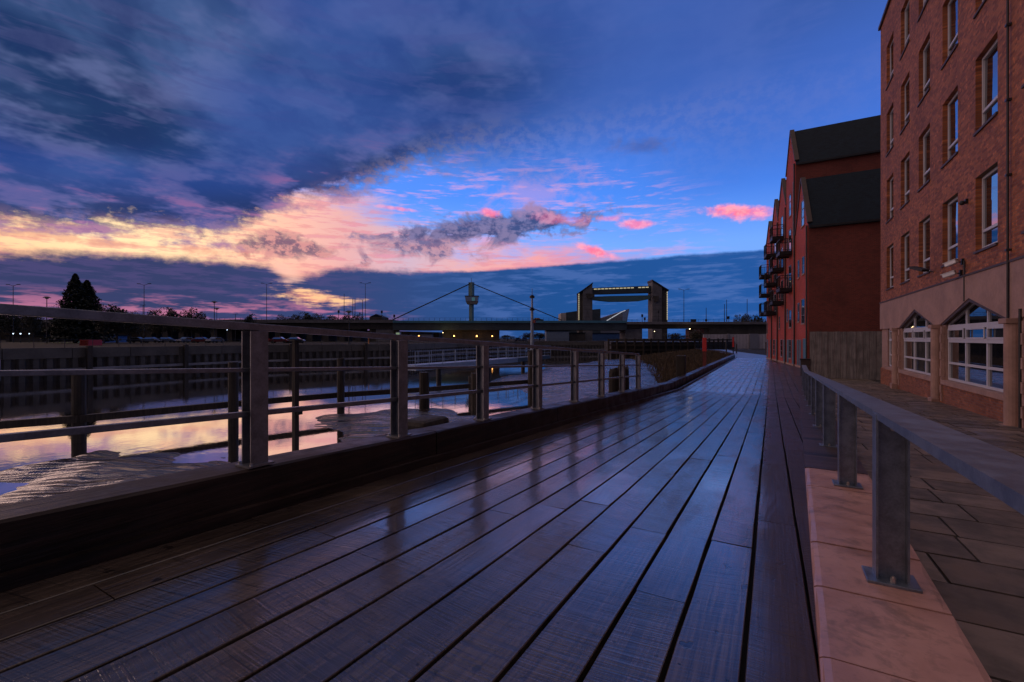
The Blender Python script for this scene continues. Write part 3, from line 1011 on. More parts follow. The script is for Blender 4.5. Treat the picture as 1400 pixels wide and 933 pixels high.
def fwindow(root, y, z0, z1, w, name='window', pane='glass', arch=False, bars=2):
    mb = MB(); P, off = quad_slab(y - w / 2, y + w / 2, z0, z1, -.02, .012)
    mb.prism(P, off)
    o = mb.build(name, M[pane] if name == 'window' else M['teal_paint'], root)
    f = MB(); t = .05
    for (a, b, c, d) in ((y - w / 2, y - w / 2 + t, z0, z1), (y + w / 2 - t, y + w / 2, z0, z1), (y - w / 2, y + w / 2, z0, z0 + t), (y - w / 2, y + w / 2, z1 - t, z1)):
        P, off = quad_slab(a, b, c, d, .014, .04); f.prism(P, off)
    for k in range(1, bars):
        zz_ = z0 + (z1 - z0) * k / bars
        P, off = quad_slab(y - w / 2 + t, y + w / 2 - t, zz_ - .02, zz_ + .02, .014, .036); f.prism(P, off)
    f.build('frame', M['cladding'], o)
    P, off = quad_slab(y - w / 2 - .06, y + w / 2 + .06, z0 - .09, z0 - .005, 0, .07)
    s = MB(); s.prism(P, off); s.build('sill', M['render'], o)
    return o


def balcony(root, y, zf, w=1.8, dep=1.0):
    b = MB(); P, off = quad_slab(y - w / 2, y + w / 2, zf - .30, zf, .01, dep); b.prism(P, off)
    o = b.build('balcony', M['dark_metal'], root)
    r_ = MB()
    def pt(yy, z, oo): return fp(yy, z, oo)
    for (p, q) in (((y - w / 2, .05), (y - w / 2, dep - .03)), ((y - w / 2, dep - .03), (y + w / 2, dep - .03)), ((y + w / 2, dep - .03), (y + w / 2, .05))):
        for z, h in ((zf + 1.08, .06), (zf + .12, .04)):
            r_.beam(pt(p[0], z, p[1]), pt(q[0], z, q[1]), .05, h)
        L = max(abs(p[0] - q[0]), abs(p[1] - q[1])); n = max(3, int(L / .16))
        for k in range(n + 1):
            a = (p[0] + (q[0] - p[0]) * k / n, p[1] + (q[1] - p[1]) * k / n)
            th = .055 if k in (0, n) else .02
            r_.beam(pt(a[0], zf, a[1]), pt(a[0], zf + 1.08, a[1]), th, th)
    r_.build('balcony_railing', M['dark_metal'], o)
    for yy in (y - w / 2 + .1, y + w / 2 - .1):
        s = MB(); s.beam(pt(yy, zf - .35, .0), pt(yy, zf - .35, dep), .08, .1); s.build('bracket', M['dark_metal'], o)


def gabled(name, ya, yb, ze, zr, label, back=9.0, wallmats=('brick_lit', 'brick_shaded'), parapet=False, ztop_y=None):
    """house whose ridge runs away from the river: gable on the facade line between ya and yb"""
    root = thing(name, fp(ya, ZG), label, 'house', 'gabled red brick houses along the riverside path')
    ym = (ya + yb) / 2
    # gable front with thickness
    P = [fp(ya, ZG), fp(yb, ZG), fp(yb, ze), fp(ym, zr), fp(ya, ze)]
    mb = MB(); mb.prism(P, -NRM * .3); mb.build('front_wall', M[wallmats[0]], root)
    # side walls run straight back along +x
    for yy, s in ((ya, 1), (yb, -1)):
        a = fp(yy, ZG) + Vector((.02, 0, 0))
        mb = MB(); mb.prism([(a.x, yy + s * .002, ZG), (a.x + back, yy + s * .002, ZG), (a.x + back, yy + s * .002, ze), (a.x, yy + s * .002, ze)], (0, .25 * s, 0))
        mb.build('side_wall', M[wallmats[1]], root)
    roof = MB(); a0 = fx(ya) + .05; a1 = fx(yb) + .05; am = fx(ym) + .05; t = Vector((0, 0, .16))
    ov = .18; sl2 = (zr - ze) / (ym - ya)
    for (y_e, x_e) in ((ya, a0), (yb, a1)):
        s = -1 if y_e == ya else 1
        P = [(x_e, y_e + s * ov, ze - ov * sl2), (x_e + back, y_e + s * ov, ze - ov * sl2), (am + back, ym, zr), (am, ym, zr)]
        # slate courses as shallow steps
        n = 0
        for k in range(n):
            lo = Vector(P[0]).lerp(Vector(P[3]), k / n); hi = Vector(P[0]).lerp(Vector(P[3]), (k + 1) / n)
            lo2 = Vector(P[1]).lerp(Vector(P[2]), k / n); hi2 = Vector(P[1]).lerp(Vector(P[2]), (k + 1) / n)
            roof.add([lo + t * 1.25, lo2 + t * 1.25, hi2 + t * .85, hi + t * .85, lo + t * .6, lo2 + t * .6], [(0, 1, 2, 3), (4, 5, 1, 0)])
        roof.prism([Vector(q) for q in P], t)
    roof.build('roof', M['slate'], root)
    cp = MB()
    cp.beam(fp(ya - .05, ze, .02) + Vector((.12, 0, .18)), fp(ym, zr, .02) + Vector((.12, 0, .28)), .34, .16, up=(0, 0, 1))
    cp.beam(fp(yb + .05, ze, .02) + Vector((.12, 0, .18)), fp(ym, zr, .02) + Vector((.12, 0, .28)), .34, .16, up=(0, 0, 1))
    cp.build('verge_coping', M['weathered_lead'], root)
    gu = MB(); gu.beam((a0, ya - .2, ze - .2), (a0 + back, ya - .2, ze - .2), .14, .16); gu.build('gutter', M['dark_metal'], root)
    dp = MB(); dp.tube(fp(ya + .18, ZG, .07), fp(ya + .18, ze, .07), .06, n=8); dp.build('downpipe', M['black_pipe'], root)
    return root


def skirt(root, ya, yb):
    mb = MB(); P, off = quad_slab(ya, yb, ZG, ZG + .16, .0, .05); mb.prism(P, off); mb.build('stone_plinth', M['render'], root)


h1 = gabled('brick_house', 42.0, 46.6, 8.8, 12.9, 'lowest and nearest red house with a plain dark side wall behind the wooden fence')
fwindow(h1, 43.7, 9.1, 11.2, 1.1, bars=3); fwindow(h1, 43.5, 5.2, 6.6, .9); fwindow(h1, 43.6, 1.2, 3.2, 1.2, bars=3)
fwindow(h1, 45.3, 1.4, 3.0, .7); fwindow(h1, 45.3, 5.1, 6.6, .7)
fwindow(h1, 43.1, ZG + .02, .0, 1.1, name='door', bars=3); fwindow(h1, 44.7, ZG + .02, -.1, .6, name='door', bars=1); fwindow(h1, 45.6, ZG + .02, -.1, .6, name='door', bars=1)
skirt(h1, 42.0, 46.6)
h2 = gabled('brick_house', 46.65, 50.8, 15.3, 18.7, 'tallest red house in the row, with a steep slate roof and glazed stair strip')
fwindow(h2, 47.35, 9.6, 13.9, .5, bars=6)
for z in (4.6, 7.9):
    balcony(h2, 48.9, z); fwindow(h2, 48.9, z + .05, z + 2.1, 1.2)
fwindow(h2, 48.9, 11.2, 13.2, 1.0, bars=3); fwindow(h2, 48.8, 1.0, 2.6, 1.2)
for z in (1.6, 4.9, 8.2): fwindow(h2, 50.2, z, z + 1.2, .6); fwindow(h2, 47.3, z, z + 1.2, .45)
fwindow(h2, 47.6, ZG + .02, -.1, .8, name='door', bars=1); fwindow(h2, 48.9, ZG + .6, -.1, .9, bars=3); fwindow(h2, 50.0, ZG + .02, -.1, .8, name='door', bars=2)
skirt(h2, 46.65, 50.8)
h3 = gabled('brick_house', 50.85, 55.2, 12.6, 15.7, 'middle red house, its lower gable stepping down behind the tallest one')
for z in (3.7, 7.0, 10.1):
    balcony(h3, 52.9, z); fwindow(h3, 52.9, z + .05, z + 2.1, 1.2)
for z in (1.0, 4.1, 7.3): fwindow(h3, 54.4, z, z + 1.3, .6)
fwindow(h3, 51.7, ZG + .02, -.1, .9, name='door', bars=2); fwindow(h3, 53.2, ZG + .6, -.1, 1.1, bars=3)
skirt(h3, 50.85, 55.2)
h4 = gabled('brick_house', 55.25, 59.0, 12.2, 14.8, 'fourth red house, second from the far end of the row')
for z in (2.9, 6.0, 9.1):
    balcony(h4, 57.0, z); fwindow(h4, 57.0, z + .05, z + 1.9, 1.2)
fwindow(h4, 58.3, 4.0, 5.3, .6); fwindow(h4, 56.0, ZG + .02, -.1, .9, name='door', bars=2); fwindow(h4, 57.8, ZG + .6, -.1, 1.0, bars=3)
skirt(h4, 55.25, 59.0)
h5 = gabled('brick_house', 59.05, 63.4, 11.2, 13.4, 'farthest and lowest red house, ending the row beside the tarmac path')
for z in (3.0, 5.2, 7.4):
    balcony(h5, 61.0, z); fwindow(h5, 61.0, z + .05, z + 1.8, 1.2)
fwindow(h5, 62.7, 3.2, 4.5, .6); fwindow(h5, 62.7, .6, 1.9, .6); fwindow(h5, 62.5, ZG + .02, -.1, .8, name='door', bars=2)
fwindow(h5, 60.0, ZG + .02, -.1, .8, name='door', bars=2)
skirt(h5, 59.05, 63.4)

# ------------------------------------------------------------------ timber stubs and posts along the kerb


def stub(x, y, zt, r, label, name='timber_stub', zb=-4.8, cap=0):
    mb = MB(); n = 12
    ring = []
    hs = [zb, zt - .35, zt - .1, zt]
    vs = []; 
    for i, z in enumerate(hs):
        rr_ = r * (1 - .06 * i) * (.82 if i == 3 else 1)
        for k in range(n):
            a = 2 * math.pi * k / n
            vs.append((x + rr_ * math.cos(a) * (1 + random.uniform(-.06, .06)), y + rr_ * math.sin(a) * (1 + random.uniform(-.06, .06)), z + (random.uniform(-.05, .05) if i else 0)))
    fs = [(i * n + k, i * n + (k + 1) % n, (i + 1) * n + (k + 1) % n, (i + 1) * n + k) for i in range(3) for k in range(n)] + [tuple(range(3 * n, 4 * n))]
    mb.add(vs, fs)
    return tag(mb.build(name, M['pile_timber']), label, 'timber post', 'old mooring timbers behind the kerb')


stub(-4.55, 15.9, -.98, .24, 'thicker round timber stub behind the last railing post, right of the pair')
stub(-4.72, 15.4, -1.04, .19, 'slimmer timber stub behind the last railing post, left of the pair')
mb = MB(); v = W(931, 25.6)
mb.box(v.x - .24, v.x + .24, v.y - .2, v.y + .2, -4.5, -.96)
tag(mb.build('timber_stub', M['pile_timber'], bevel=.04), 'square chunky dark timber post standing alone past the end of the railing', 'timber post', 'old mooring timbers behind the kerb')
v = W(584, 8.2)
mb = MB(); mb.box(v.x - .3, v.x + .25, v.y - .38, v.y + .38, -2.2, -1.43)
tag(mb.build('mooring_block', M['pile_timber'], bevel=.09), 'low worn timber mooring block just behind the kerb by the second railing post', 'mooring block')

# life-ring housing on a red post, and the path-side posts
v = W(965, 35.2)
t = thing('lifebuoy_post', (v.x - .15, v.y, -2.6), 'tall red lifebuoy post standing beside the far kerb', 'lifebuoy post')
mb = MB(); mb.box(v.x - .24, v.x + .06, v.y - .1, v.y + .1, -1.0, .06); mb.build('housing', M['red_paint'], t, bevel=.02)
mb = MB(); mb.box(v.x - .22, v.x + .04, v.y - .07, v.y + .07, -4.2, -1.0); mb.build('post', M['dark_red'], t)
v = W(1002.5, 64)
t = thing('lifebuoy_post', (v.x, v.y, -2.42), 'small distant red-topped post where the path curves left', 'lifebuoy post')
mb = MB(); mb.box(v.x - .12, v.x + .12, v.y - .1, v.y + .1, -1.2, .2); mb.build('housing', M['red_paint'], t)
mb = MB(); mb.box(v.x - .06, v.x + .06, v.y - .06, v.y + .06, -3.4, -1.2); mb.build('post', M['dark_metal'], t)
for px, d, zt, lab in ((993, 70, -.4, 'short dark post left of the distant red-topped post'), (1007, 74, -.9, 'low dark post at the bend of the path kerb'), (1047, 76, -.6, 'black bollard at the end of the house row')):
    v = W(px, d); t = thing('bollard', (v.x, v.y, -2.45), lab, 'bollard')
    mb = MB(); mb.tube((v.x, v.y, -3.0), (v.x, v.y, zt - .2), .1, n=10); mb.build('shaft', M['black_pipe'], t)
    mb = MB(); mb.tube((v.x, v.y, zt - .2), (v.x, v.y, zt), .13, .09, n=10); mb.build('cap', M['black_pipe'], t)

# ------------------------------------------------------------------ river bed, mud, water
WZ = -5.0


def atz(px, py, z=WZ):
    d = -z * FOC / (py - 463); v = W(px, d); return (v.x, v.y)


polys = [
    ([(-20, 690), (0, 647), (60, 633), (130, 620), (200, 621), (270, 628), (318, 634)], [(-4, 6.4), (-2, 4), (-2, -12), (-20, -12)], .9, 3.0),
    ([(432, 571), (480, 566), (550, 560), (602, 559), (640, 570), (628, 590)], [(-3, 12), (-3, 8.5)], .8, 2.6),
    ([(487, 603), (450, 585)], [], 0, 1),
    ([(664, 521), (705, 513), (750, 503), (800, 497), (838, 490), (858, 482.5), (900, 481)], [(-6, 98), (-2, 98), (-2, 14.5), (-9, 15.2)], 1.1, 5.0),
]
P1 = [atz(*q) for q in polys[0][0]] + polys[0][1]
P2 = [atz(432, 571), atz(480, 566), atz(550, 560), atz(602, 559), atz(640, 568), atz(690, 571), (-3.0, 12.5), (-3.0, 8.6), atz(487, 603), atz(450, 587)]
P3 = [atz(*q) for q in polys[3][0]] + [(-6, 100), (-2, 100), (-2, 16.8), atz(738, 557), atz(741, 541), atz(700, 532)]
P4 = [atz(356, 502.0), atz(385, 498.8), atz(450, 499.6), atz(449, 497.5), atz(380, 497.2), atz(352, 499.5)]
P5 = [atz(492, 492), atz(520, 488), atz(562, 486.5), atz(566, 490.5), atz(520, 493.5)]


def sdist(px, py, poly):
    inside = np.zeros(px.shape, bool); dmin = np.full(px.shape, 1e9); n = len(poly)
    for i in range(n):
        x1, y1 = poly[i]; x2, y2 = poly[(i + 1) % n]
        cnd = ((y1 > py) != (y2 > py)) & (px < (x2 - x1) * (py - y1) / ((y2 - y1) if y2 != y1 else 1e-9) + x1)
        inside ^= cnd
        dx, dy = x2 - x1, y2 - y1
        t = np.clip(((px - x1) * dx + (py - y1) * dy) / (dx * dx + dy * dy + 1e-12), 0, 1)
        dmin = np.minimum(dmin, np.hypot(px - x1 - t * dx, py - y1 - t * dy))
    return np.where(inside, dmin, -dmin)


gx = np.concatenate([np.arange(-78, -34, 1.1), np.arange(-34, -28, .33), np.arange(-28, -3.8, .14)]); gy = np.concatenate([np.arange(-14, 3, .5), np.arange(3, 30, .14), np.arange(30, 42, .35), np.arange(42, 110, 1.0), np.arange(110, 176, 4.0)])
GX, GY = np.meshgrid(gx, gy)
H = np.full(GX.shape, -6.2)
rs = np.random.RandomState(4)
for poly, hgt, wd in ((P1, .8, 7.0), (P2, .6, 5.0), (P3, 1.0, 9.0), (P4, .25, 2.0), (P5, .3, 2.0)):
    wob = .35 * np.sin(GX * 1.7 + GY * .9) + .28 * np.sin(GX * .8 - GY * 1.9 + 1) + .15 * np.sin(GX * 4.1 + 2) * np.sin(GY * 3.7)
    s = sdist(GX, GY, poly) + wob
    zz_ = np.where(s > 0, WZ + hgt * (1 - np.exp(-s / wd * 1.6)), WZ + np.maximum(s * .35, -1.2))
    H = np.maximum(H, zz_)
phase = (GY - GX * .5) * 9.5 + 1.6 * np.sin(GX * .41 + GY * .2) + 1.2 * np.sin(GY * .37 + GX * .23) + .5 * np.sin(GX * 1.3 - GY * .6)
amp = .5 + .5 * np.sin(GX * .9 + 1.3 * np.sin(GY * .7)) * np.sin(GY * .8 + GX * .3)
H += np.where((H > WZ - .15) & (GY < 60), (.014 + .008 * amp) * (1 - np.abs(np.sin(phase / 2)) * 2), 0)
# grassy slope up to the kerb beyond the railing
edx = -4.0 - 12 * np.clip((GY - 68) / 40, 0, 1.5) ** 1.3
wslope = np.clip((GY - 30) / 45, 0, 1) * 13 + .01
tt = np.clip((GX - edx + wslope) / wslope, 0, 1)
bank_z = -4.3 + 1.75 * tt ** .8
H = np.where((GY > 30) & (GX > edx - wslope), np.maximum(H, bank_z + .08 * np.sin(GX * 1.3 + GY * .7) - .08), H)
nx, ny = len(gx), len(gy)
vs = np.stack([GX, GY, H], -1).reshape(-1, 3)
ii = np.arange(nx * ny).reshape(ny, nx)
fs = np.stack([ii[:-1, :-1], ii[:-1, 1:], ii[1:, 1:], ii[1:, :-1]], -1).reshape(-1, 4)
me = bpy.data.meshes.new('mudflat'); me.from_pydata(vs.tolist(), [], fs.tolist()); me.materials.append(M['mud'])
me.polygons.foreach_set('use_smooth', [True] * len(me.polygons))
o = bpy.data.objects.new('mudflat', me); COL.objects.link(o); tag(o, kind='structure')
mb = MB(); mb.add([(-79, -2000, WZ), (-3.95, -2000, WZ), (-3.95, 200, WZ), (-79, 200, WZ)], [(0, 1, 2, 3)])
tag(mb.build('river_water', M['water'], fix=False), kind='structure')
mb = MB(); mb.add([(-79, -2000, -6.6), (-3.95, -2000, -6.6), (-3.95, 200, -6.6), (-79, 200, -6.6)], [(0, 1, 2, 3)])
tag(mb.build('river_bed', M['mud'], fix=False), kind='structure')
# timber wharf face under the boardwalk
wh = MB(); y = -14
while y < 63:
    zt = (zdeck(min(y, 22)) if y > -3 else zdeck(-3)) - .12
    wh.box(-3.96, -3.80, y, y + .29, -6.4, zt); y += .30
tag(wh.build('wharf_wall', M['pile_timber']), 'dark timber planked wharf wall below the boardwalk kerb', 'wall')

# reeds and rough grass on the slope
rg = MB(); rnd = random.Random(3)
for _ in range(42000):
    y = rnd.uniform(27, 102); w_ = np.clip((y - 30) / 45, 0, 1) * 13
    ed_ = -4.35 - 12 * max(0, (y - 68) / 40) ** 1.3
    x = ed_ - abs(rnd.gauss(0, .5)) * (w_ + .8)
    if x < ed_ - .8 - w_: continue
    t_ = np.clip((x - ed_ + w_ + .01) / (w_ + .01), 0, 1); zb = max(-4.3 + 1.75 * t_ ** .8 - .1, -4.35)
    h = rnd.uniform(.18, .55) * (1.5 if rnd.random() < .08 else 1); a = rnd.uniform(0, 6.28); ww = rnd.uniform(.02, .05) * (1 + y / 60)
    lx, ly = rnd.uniform(-.2, .2), rnd.uniform(-.2, .2)
    dx, dy = math.cos(a) * ww, math.sin(a) * ww
    rg.add([(x - dx, y - dy, zb), (x + dx, y + dy, zb), (x + lx, y + ly, zb + h)], [(0, 1, 2)])
tag(rg.build('rough_grass', M['reed'], fix=False), 'rusty rough grass on the bank beyond the end of the railing', 'grass', kind='stuff')

# ------------------------------------------------------------------ land
Q = [(-74, -2500), (-73.9, 15.7), (-74.6, 44.8), (-64.4, 68.6)] + [tuple(W(px, d)[:2]) for px, d in ((622, 122), (720, 152), (860, 160))]
E_ = Q[-1]
land = MB(); zl = -1.12
for (xa, ya_), (xb, yb_) in zip(Q, Q[1:]):
    land.add([(xa, ya_, zl), (xb, yb_, zl), (-6000, yb_, zl), (-6000, ya_, zl)], [(0, 1, 2, 3)])
land.add([(E_[0], E_[1], zl), (1200, E_[1] + .01, zl), (4000, 6000, zl), (-6000, 6000, zl), (-6000, E_[1], zl)], [(0, 1, 2, 3, 4)])
o = land.build('far_bank_ground', M['earth'], fix=False); tag(o, kind='structure')
mb = MB(); mb.add([(-3.9, -2500, -2.62), (4000, -2500, -2.62), (4000, 140, -2.62), (-3.9, 140, -2.62)], [(0, 1, 2, 3)])
mb.add([(-3.9, 66, -2.63), (-5.2, 75, -2.63), (-8.9, 92, -2.63), (-15.6, 108, -2.63), (-24, 140, -2.63), (-3.9, 75, -2.63), (-3.9, 92, -2.63), (-3.9, 108, -2.63), (-3.9, 140, -2.63)], [(0, 1, 5), (1, 2, 6, 5), (2, 3, 7, 6), (3, 4, 8, 7)])
tag(mb.build('near_bank_ground', M['earth'], fix=False), kind='structure')

# far quay: concrete cap, sheet piling, waler
qw = thing('quay_wall', (Q[2][0], Q[2][1], WZ), 'long dark quay wall of sheet piling with a concrete cap across the river', 'quay wall')
cap, pil, wal = MB(), MB(), MB()
QP = [Vector((Q[0][0], -60, 0))] + [Vector((a, b, 0)) for a, b in Q[1:]]
for a, b in zip(QP, QP[1:]):
    d = (b - a).normalized(); s = Vector((d.y, -d.x, 0)); L = (b - a).length
    n = int(L / 5)
    for k in range(n):
        p0, p1 = a + d * (L * k / n + .03), a + d * (L * (k + 1) / n - .03)
        j = random.uniform(-.03, .03)
        cap.beam(p0 + s * (.1 + j) + Vector((0, 0, -1.72)), p1 + s * (.1 + j) + Vector((0, 0, -1.72)), 1.0, 1.24)
    pitch = 1.15; n = int(L / pitch)
    for k in range(n):
        p0 = a + d * (k * pitch)
        zt = -2.34
        c = [p0, p0 + d * .18 + s * .42, p0 + d * .66 + s * .42, p0 + d * .84, p0 + d * pitch]
        for u1, u2 in zip(c, c[1:]):
            pil.add([u1 + Vector((0, 0, -6.4)), u2 + Vector((0, 0, -6.4)), u2 + Vector((0, 0, zt)), u1 + Vector((0, 0, zt))], [(0, 1, 2, 3)])
    wal.beam(a + s * .62 + Vector((0, 0, -3.75)), b + s * .62 + Vector((0, 0, -3.75)), .32, .34)
cap.build('concrete_cap', M['concrete_dark'], qw); pil.build('sheet_piling', M['concrete_dark'], qw); wal.build('waler', M['concrete'], qw)
for k in (152, 250):
    pass
for seg, tt_ in ((0, .86), (1, .25), (1, .62), (2, .2), (2, .7)):
    a, b = QP[seg], QP[seg + 1]; p0 = a.lerp(b, tt_); d = (b - a).normalized(); s = Vector((d.y, -d.x, 0))
    mb = MB(); mb.beam(p0 + s * .95 + Vector((0, 0, -6.3)), p0 + s * .95 + Vector((0, 0, -.9)), .5, .5, up=tuple(d)); mb.build('fender_post', M['pile_timber'], qw)
ra = MB()
for a, b in zip(QP, QP[1:]):
    ra.beam(a + Vector((0, 0, -.15)), b + Vector((0, 0, -.15)), .05, .05); n = int((b - a).length / 2.5)
    for k in range(n): p0 = a.lerp(b, k / n); ra.beam(p0 + Vector((0, 0, -1.1)), p0 + Vector((0, 0, -.15)), .05, .05)
ra.build('handrail', M['dark_metal'], qw)

# ------------------------------------------------------------------ fender piles and beams in the river
ff = thing('fender_structure', W(400, 26, WZ), 'line of dark round timber piles joined by a low beam, standing in the river', 'mooring structure')


def pile(px, d, zt, r, name='pile', mat='pile_timber', n=12):
    v = W(px, d); mb = MB()
    mb.tube((v.x, v.y, -6.4), (v.x, v.y, zt), r, r * .94, n=n)
    return mb.build(name, M[mat], ff, smooth=False)


PL = [(108, 22.0, -1.5, .29), (319, 26.0, -1.35, .27), (466, 30.5, -1.32, .25), (580, 31.0, -2.3, .36), (650, 35.5, -2.7, .38), (727, 40.0, -1.15, .36)]
for p_ in PL: pile(*p_)
pile(643, 39.5, -3.3, .17)
BP = [(-160, 18.0), (108, 21.5), (319, 26.4), (466, 30.8), (580, 34.0), (650, 37.0), (727, 40.5)]
for (a, da), (b, db) in zip(BP, BP[1:]):
    mb = MB(); mb.beam(W(a, da + .35, -3.86), W(b, db + .35, -3.86), .28, .34); mb.build('beam', M['pile_timber'], ff)
v = W(404, 21.5); mb = MB(); mb.box(v.x - .11, v.x + .11, v.y - .11, v.y + .11, -6.4, -.12); mb.box(v.x - .2, v.x + .2, v.y - .2, v.y + .2, -.12, -.06)
mb.box(v.x, v.x + .22, v.y - .05, v.y + .22, -3.6, -3.25)
tag(mb.build('gauge_post', M['pile_timber']), 'thin square timber post with a flat cap standing in the river', 'post')
# navigation mast on the last pile
v = W(727.5, 40.0)
t = thing('navigation_mast', (v.x, v.y, -1.15), 'slim pale blue signal mast with two dark collars standing on the rightmost river pile', 'mast')
mb = MB(); mb.tube((v.x, v.y, -1.15), (v.x, v.y, 2.6), .17, .11, n=10); mb.tube((v.x, v.y, 2.6), (v.x, v.y, 3.7), .09, .08, n=8); mb.tube((v.x, v.y, 3.7), (v.x, v.y, 4.4), .04, .025, n=6)
mb.build('pole', M['pale_paint'], t)
for z in (2.45, 3.55):
    mb = MB(); mb.tube((v.x, v.y, z), (v.x, v.y, z + .18), .22, n=12); mb.tube((v.x, v.y, z + .18), (v.x, v.y, z + .26), .14, n=12); mb.build('collar', M['dark_metal'], t)
mb = MB(); mb.box(v.x + .1, v.x + .34, v.y - .1, v.y + .1, 1.35, 1.62); mb.build('signal_lamp', M['dark_red'], t)
mb = MB(); mb.box(v.x - .3, v.x + .3, v.y - .25, v.y + .25, -1.15, -1.02); mb.build('foot_plate', M['dark_metal'], t)

# floating pontoon and access bridge
pt = thing('pontoon_walkway', W(640, 58, -4.6), 'pale blue landing pontoon with thin white railings, moored in mid river', 'pontoon')
a, b = W(560, 52, -3.35), W(700, 66, -3.1)
mb = MB(); mb.beam(a, b, 2.2, .62); mb.build('float', M['pale_paint'], pt)
c1 = W(745, 76, -3.05)
mb = MB(); mb.beam(b, c1, 2.0, .55); mb.build('float', M['girder'], pt)
for (p0, p1) in ((a, b), (b, c1)):
    d = (p1 - p0).normalized(); s = Vector((d.y, -d.x, 0)) * 1.02
    for sg in (-1, 1):
        mb = MB()
        n = int((p1 - p0).length / 2.0)
        for z in (.75, 1.25, 1.85): mb.beam(p0 + s * sg + Vector((0, 0, z)), p1 + s * sg + Vector((0, 0, z)), .05, .05)
        for k in range(n + 1):
            q_ = p0.lerp(p1, k / n) + s * sg; mb.beam(q_ + Vector((0, 0, .2)), q_ + Vector((0, 0, 1.85)), .05, .05)
        mb.build('railing', M['pale_paint'], pt)
for px, d in ((600, 57), (668, 63), (715, 70)):
    v = W(px, d); mb = MB(); mb.tube((v.x, v.y, -6.4), (v.x, v.y, -3.3), .3, n=10); mb.build('guide_pile', M['dark_metal'], pt)

# dark timber jetty below the bridge on the near side
jt = thing('timber_jetty', W(915, 100, WZ), 'old dark timber jetty of posts and beams below the road bridge', 'jetty')
J = [W(832, 104), W(880, 102), (W(950, 104)), W(1000, 112)]
for a, b in zip(J, J[1:]):
    n = max(4, int((b - a).length / 1.7))
    for z, h in ((-.35, .35), (-1.5, .3), (-2.6, .35)):
        mb = MB(); mb.beam(a + Vector((0, 0, z)), b + Vector((0, 0, z)), .3, h); mb.build('beam', M['pile_timber'], jt)
    for k in range(n):
        p0 = a.lerp(b, k / n); mb = MB(); mb.tube(p0 + Vector((0, 0, -5.6)), p0 + Vector((0, 0, -.15 + random.uniform(-.2, .25))), .22, n=7); mb.build('post', M['pile_timber'], jt)
mb = MB(); mb.prism([J[0] + Vector((.4, .7, -5.5)), J[1] + Vector((.4, .7, -5.5)), J[2] + Vector((.4, .7, -5.5)), J[3] + Vector((.4, .7, -5.5)), W(1010, 128, -5.5), W(826, 122, -5.5)], (0, 0, 4.7))
mb.build('decking', M['pile_timber'], jt)

# ------------------------------------------------------------------ road bridge
BD = 165.0
rb = thing('road_bridge', W(700, BD, zl), 'long low road bridge crossing the river, with teal edge beam', 'bridge')
fwd_ = Vector((-SN, CS, 0))
kz = lambda y, d=BD: (463 - y) * d / FOC


def span(x0, x1, y0, y1, dep=12, d=BD, name='girder', mat='girder', d2=None):
    a0, a1 = W(x0, d), W(x1, d2 or d)
    f_ = Vector((-SN, CS, 0)) * dep
    mb = MB(); zt, zb = kz(y0, d), kz(y1, d)
    mb.add([a0 + Vector((0, 0, zb)), a1 + Vector((0, 0, zb)), a1 + f_ + Vector((0, 0, zb)), a0 + f_ + Vector((0, 0, zb)), a0 + Vector((0, 0, zt)), a1 + Vector((0, 0, zt)), a1 + f_ + Vector((0, 0, zt)), a0 + f_ + Vector((0, 0, zt))],
           [(0, 3, 2, 1), (4, 5, 6, 7), (0, 1, 5, 4), (1, 2, 6, 5), (2, 3, 7, 6), (3, 0, 4, 7)])
    return mb.build(name, M[mat], rb)


span(537, 857, 441.6, 451.5, 11)
span(537, 857, 438.6, 441.6, 12, d=BD - .8, name='edge_beam', mat='teal_paint')
span(-260, 537, 437.2, 441.5, 14, name='parapet', mat='concrete')
span(-260, 537, 441.5, 450, 12, d=BD + 1.2, name='viaduct_deck', mat='concrete_dark')
span(857, 1075, 440.2, 443.6, 12, d=BD - .5, name='parapet', mat='concrete')
span(857, 970, 443.6, 449.0, 10, d=BD + .8, name='viaduct_deck', mat='concrete_dark')
span(970, 1110, 443.6, 457, 10, d=BD + .8, name='approach_wall', mat='concrete_dark')
for x0, x1, y1, mt in ((514, 538, 468, 'concrete'), (605, 682, 466, 'concrete_dark'), (855, 878, 470, 'concrete'), (950, 962, 470, 'dark_red'), (962, 975, 470, 'concrete_dark')):
    span(x0, x1, 449.5, y1, 9, d=BD + 1.5, name='pier', mat=mt)
for x0 in list(range(200, 514, 22)) + [-200, -120, -40, 40, 120]:
    span(x0, x0 + 7, 449.9, 468, 8, d=BD + 2, name='pier', mat='concrete_dark')
eb = MB(); eb.prism([W(-900, 235, zl), W(600, 235, zl), W(600, 235, 3.2), W(480, 235, 4.4), W(250, 235, 6.0), W(-900, 235, 6.2)], fwd_ * 14)
tag(eb.build('embankment', M['earth']), kind='structure')
# parapet rail
for x0, x1 in ((300, 537), (537, 857), (857, 1060)):
    mb = MB(); yb = 438.2 if x0 < 800 else 440
    a, b = W(x0, BD - .4, kz(yb - 3.2)), W(x1, BD - .4, kz(yb - 3.2))
    mb.beam(a, b, .07, .07); mb.beam(a - Vector((0, 0, .5)), b - Vector((0, 0, .5)), .05, .05)
    n = int((x1 - x0) / 7)
    for k in range(n + 1):
        p0 = a.lerp(b, k / n); mb.beam(p0, p0 - Vector((0, 0, 1.0)), .07, .07)
    mb.build('bridge_railing', M['dark_metal'], rb)
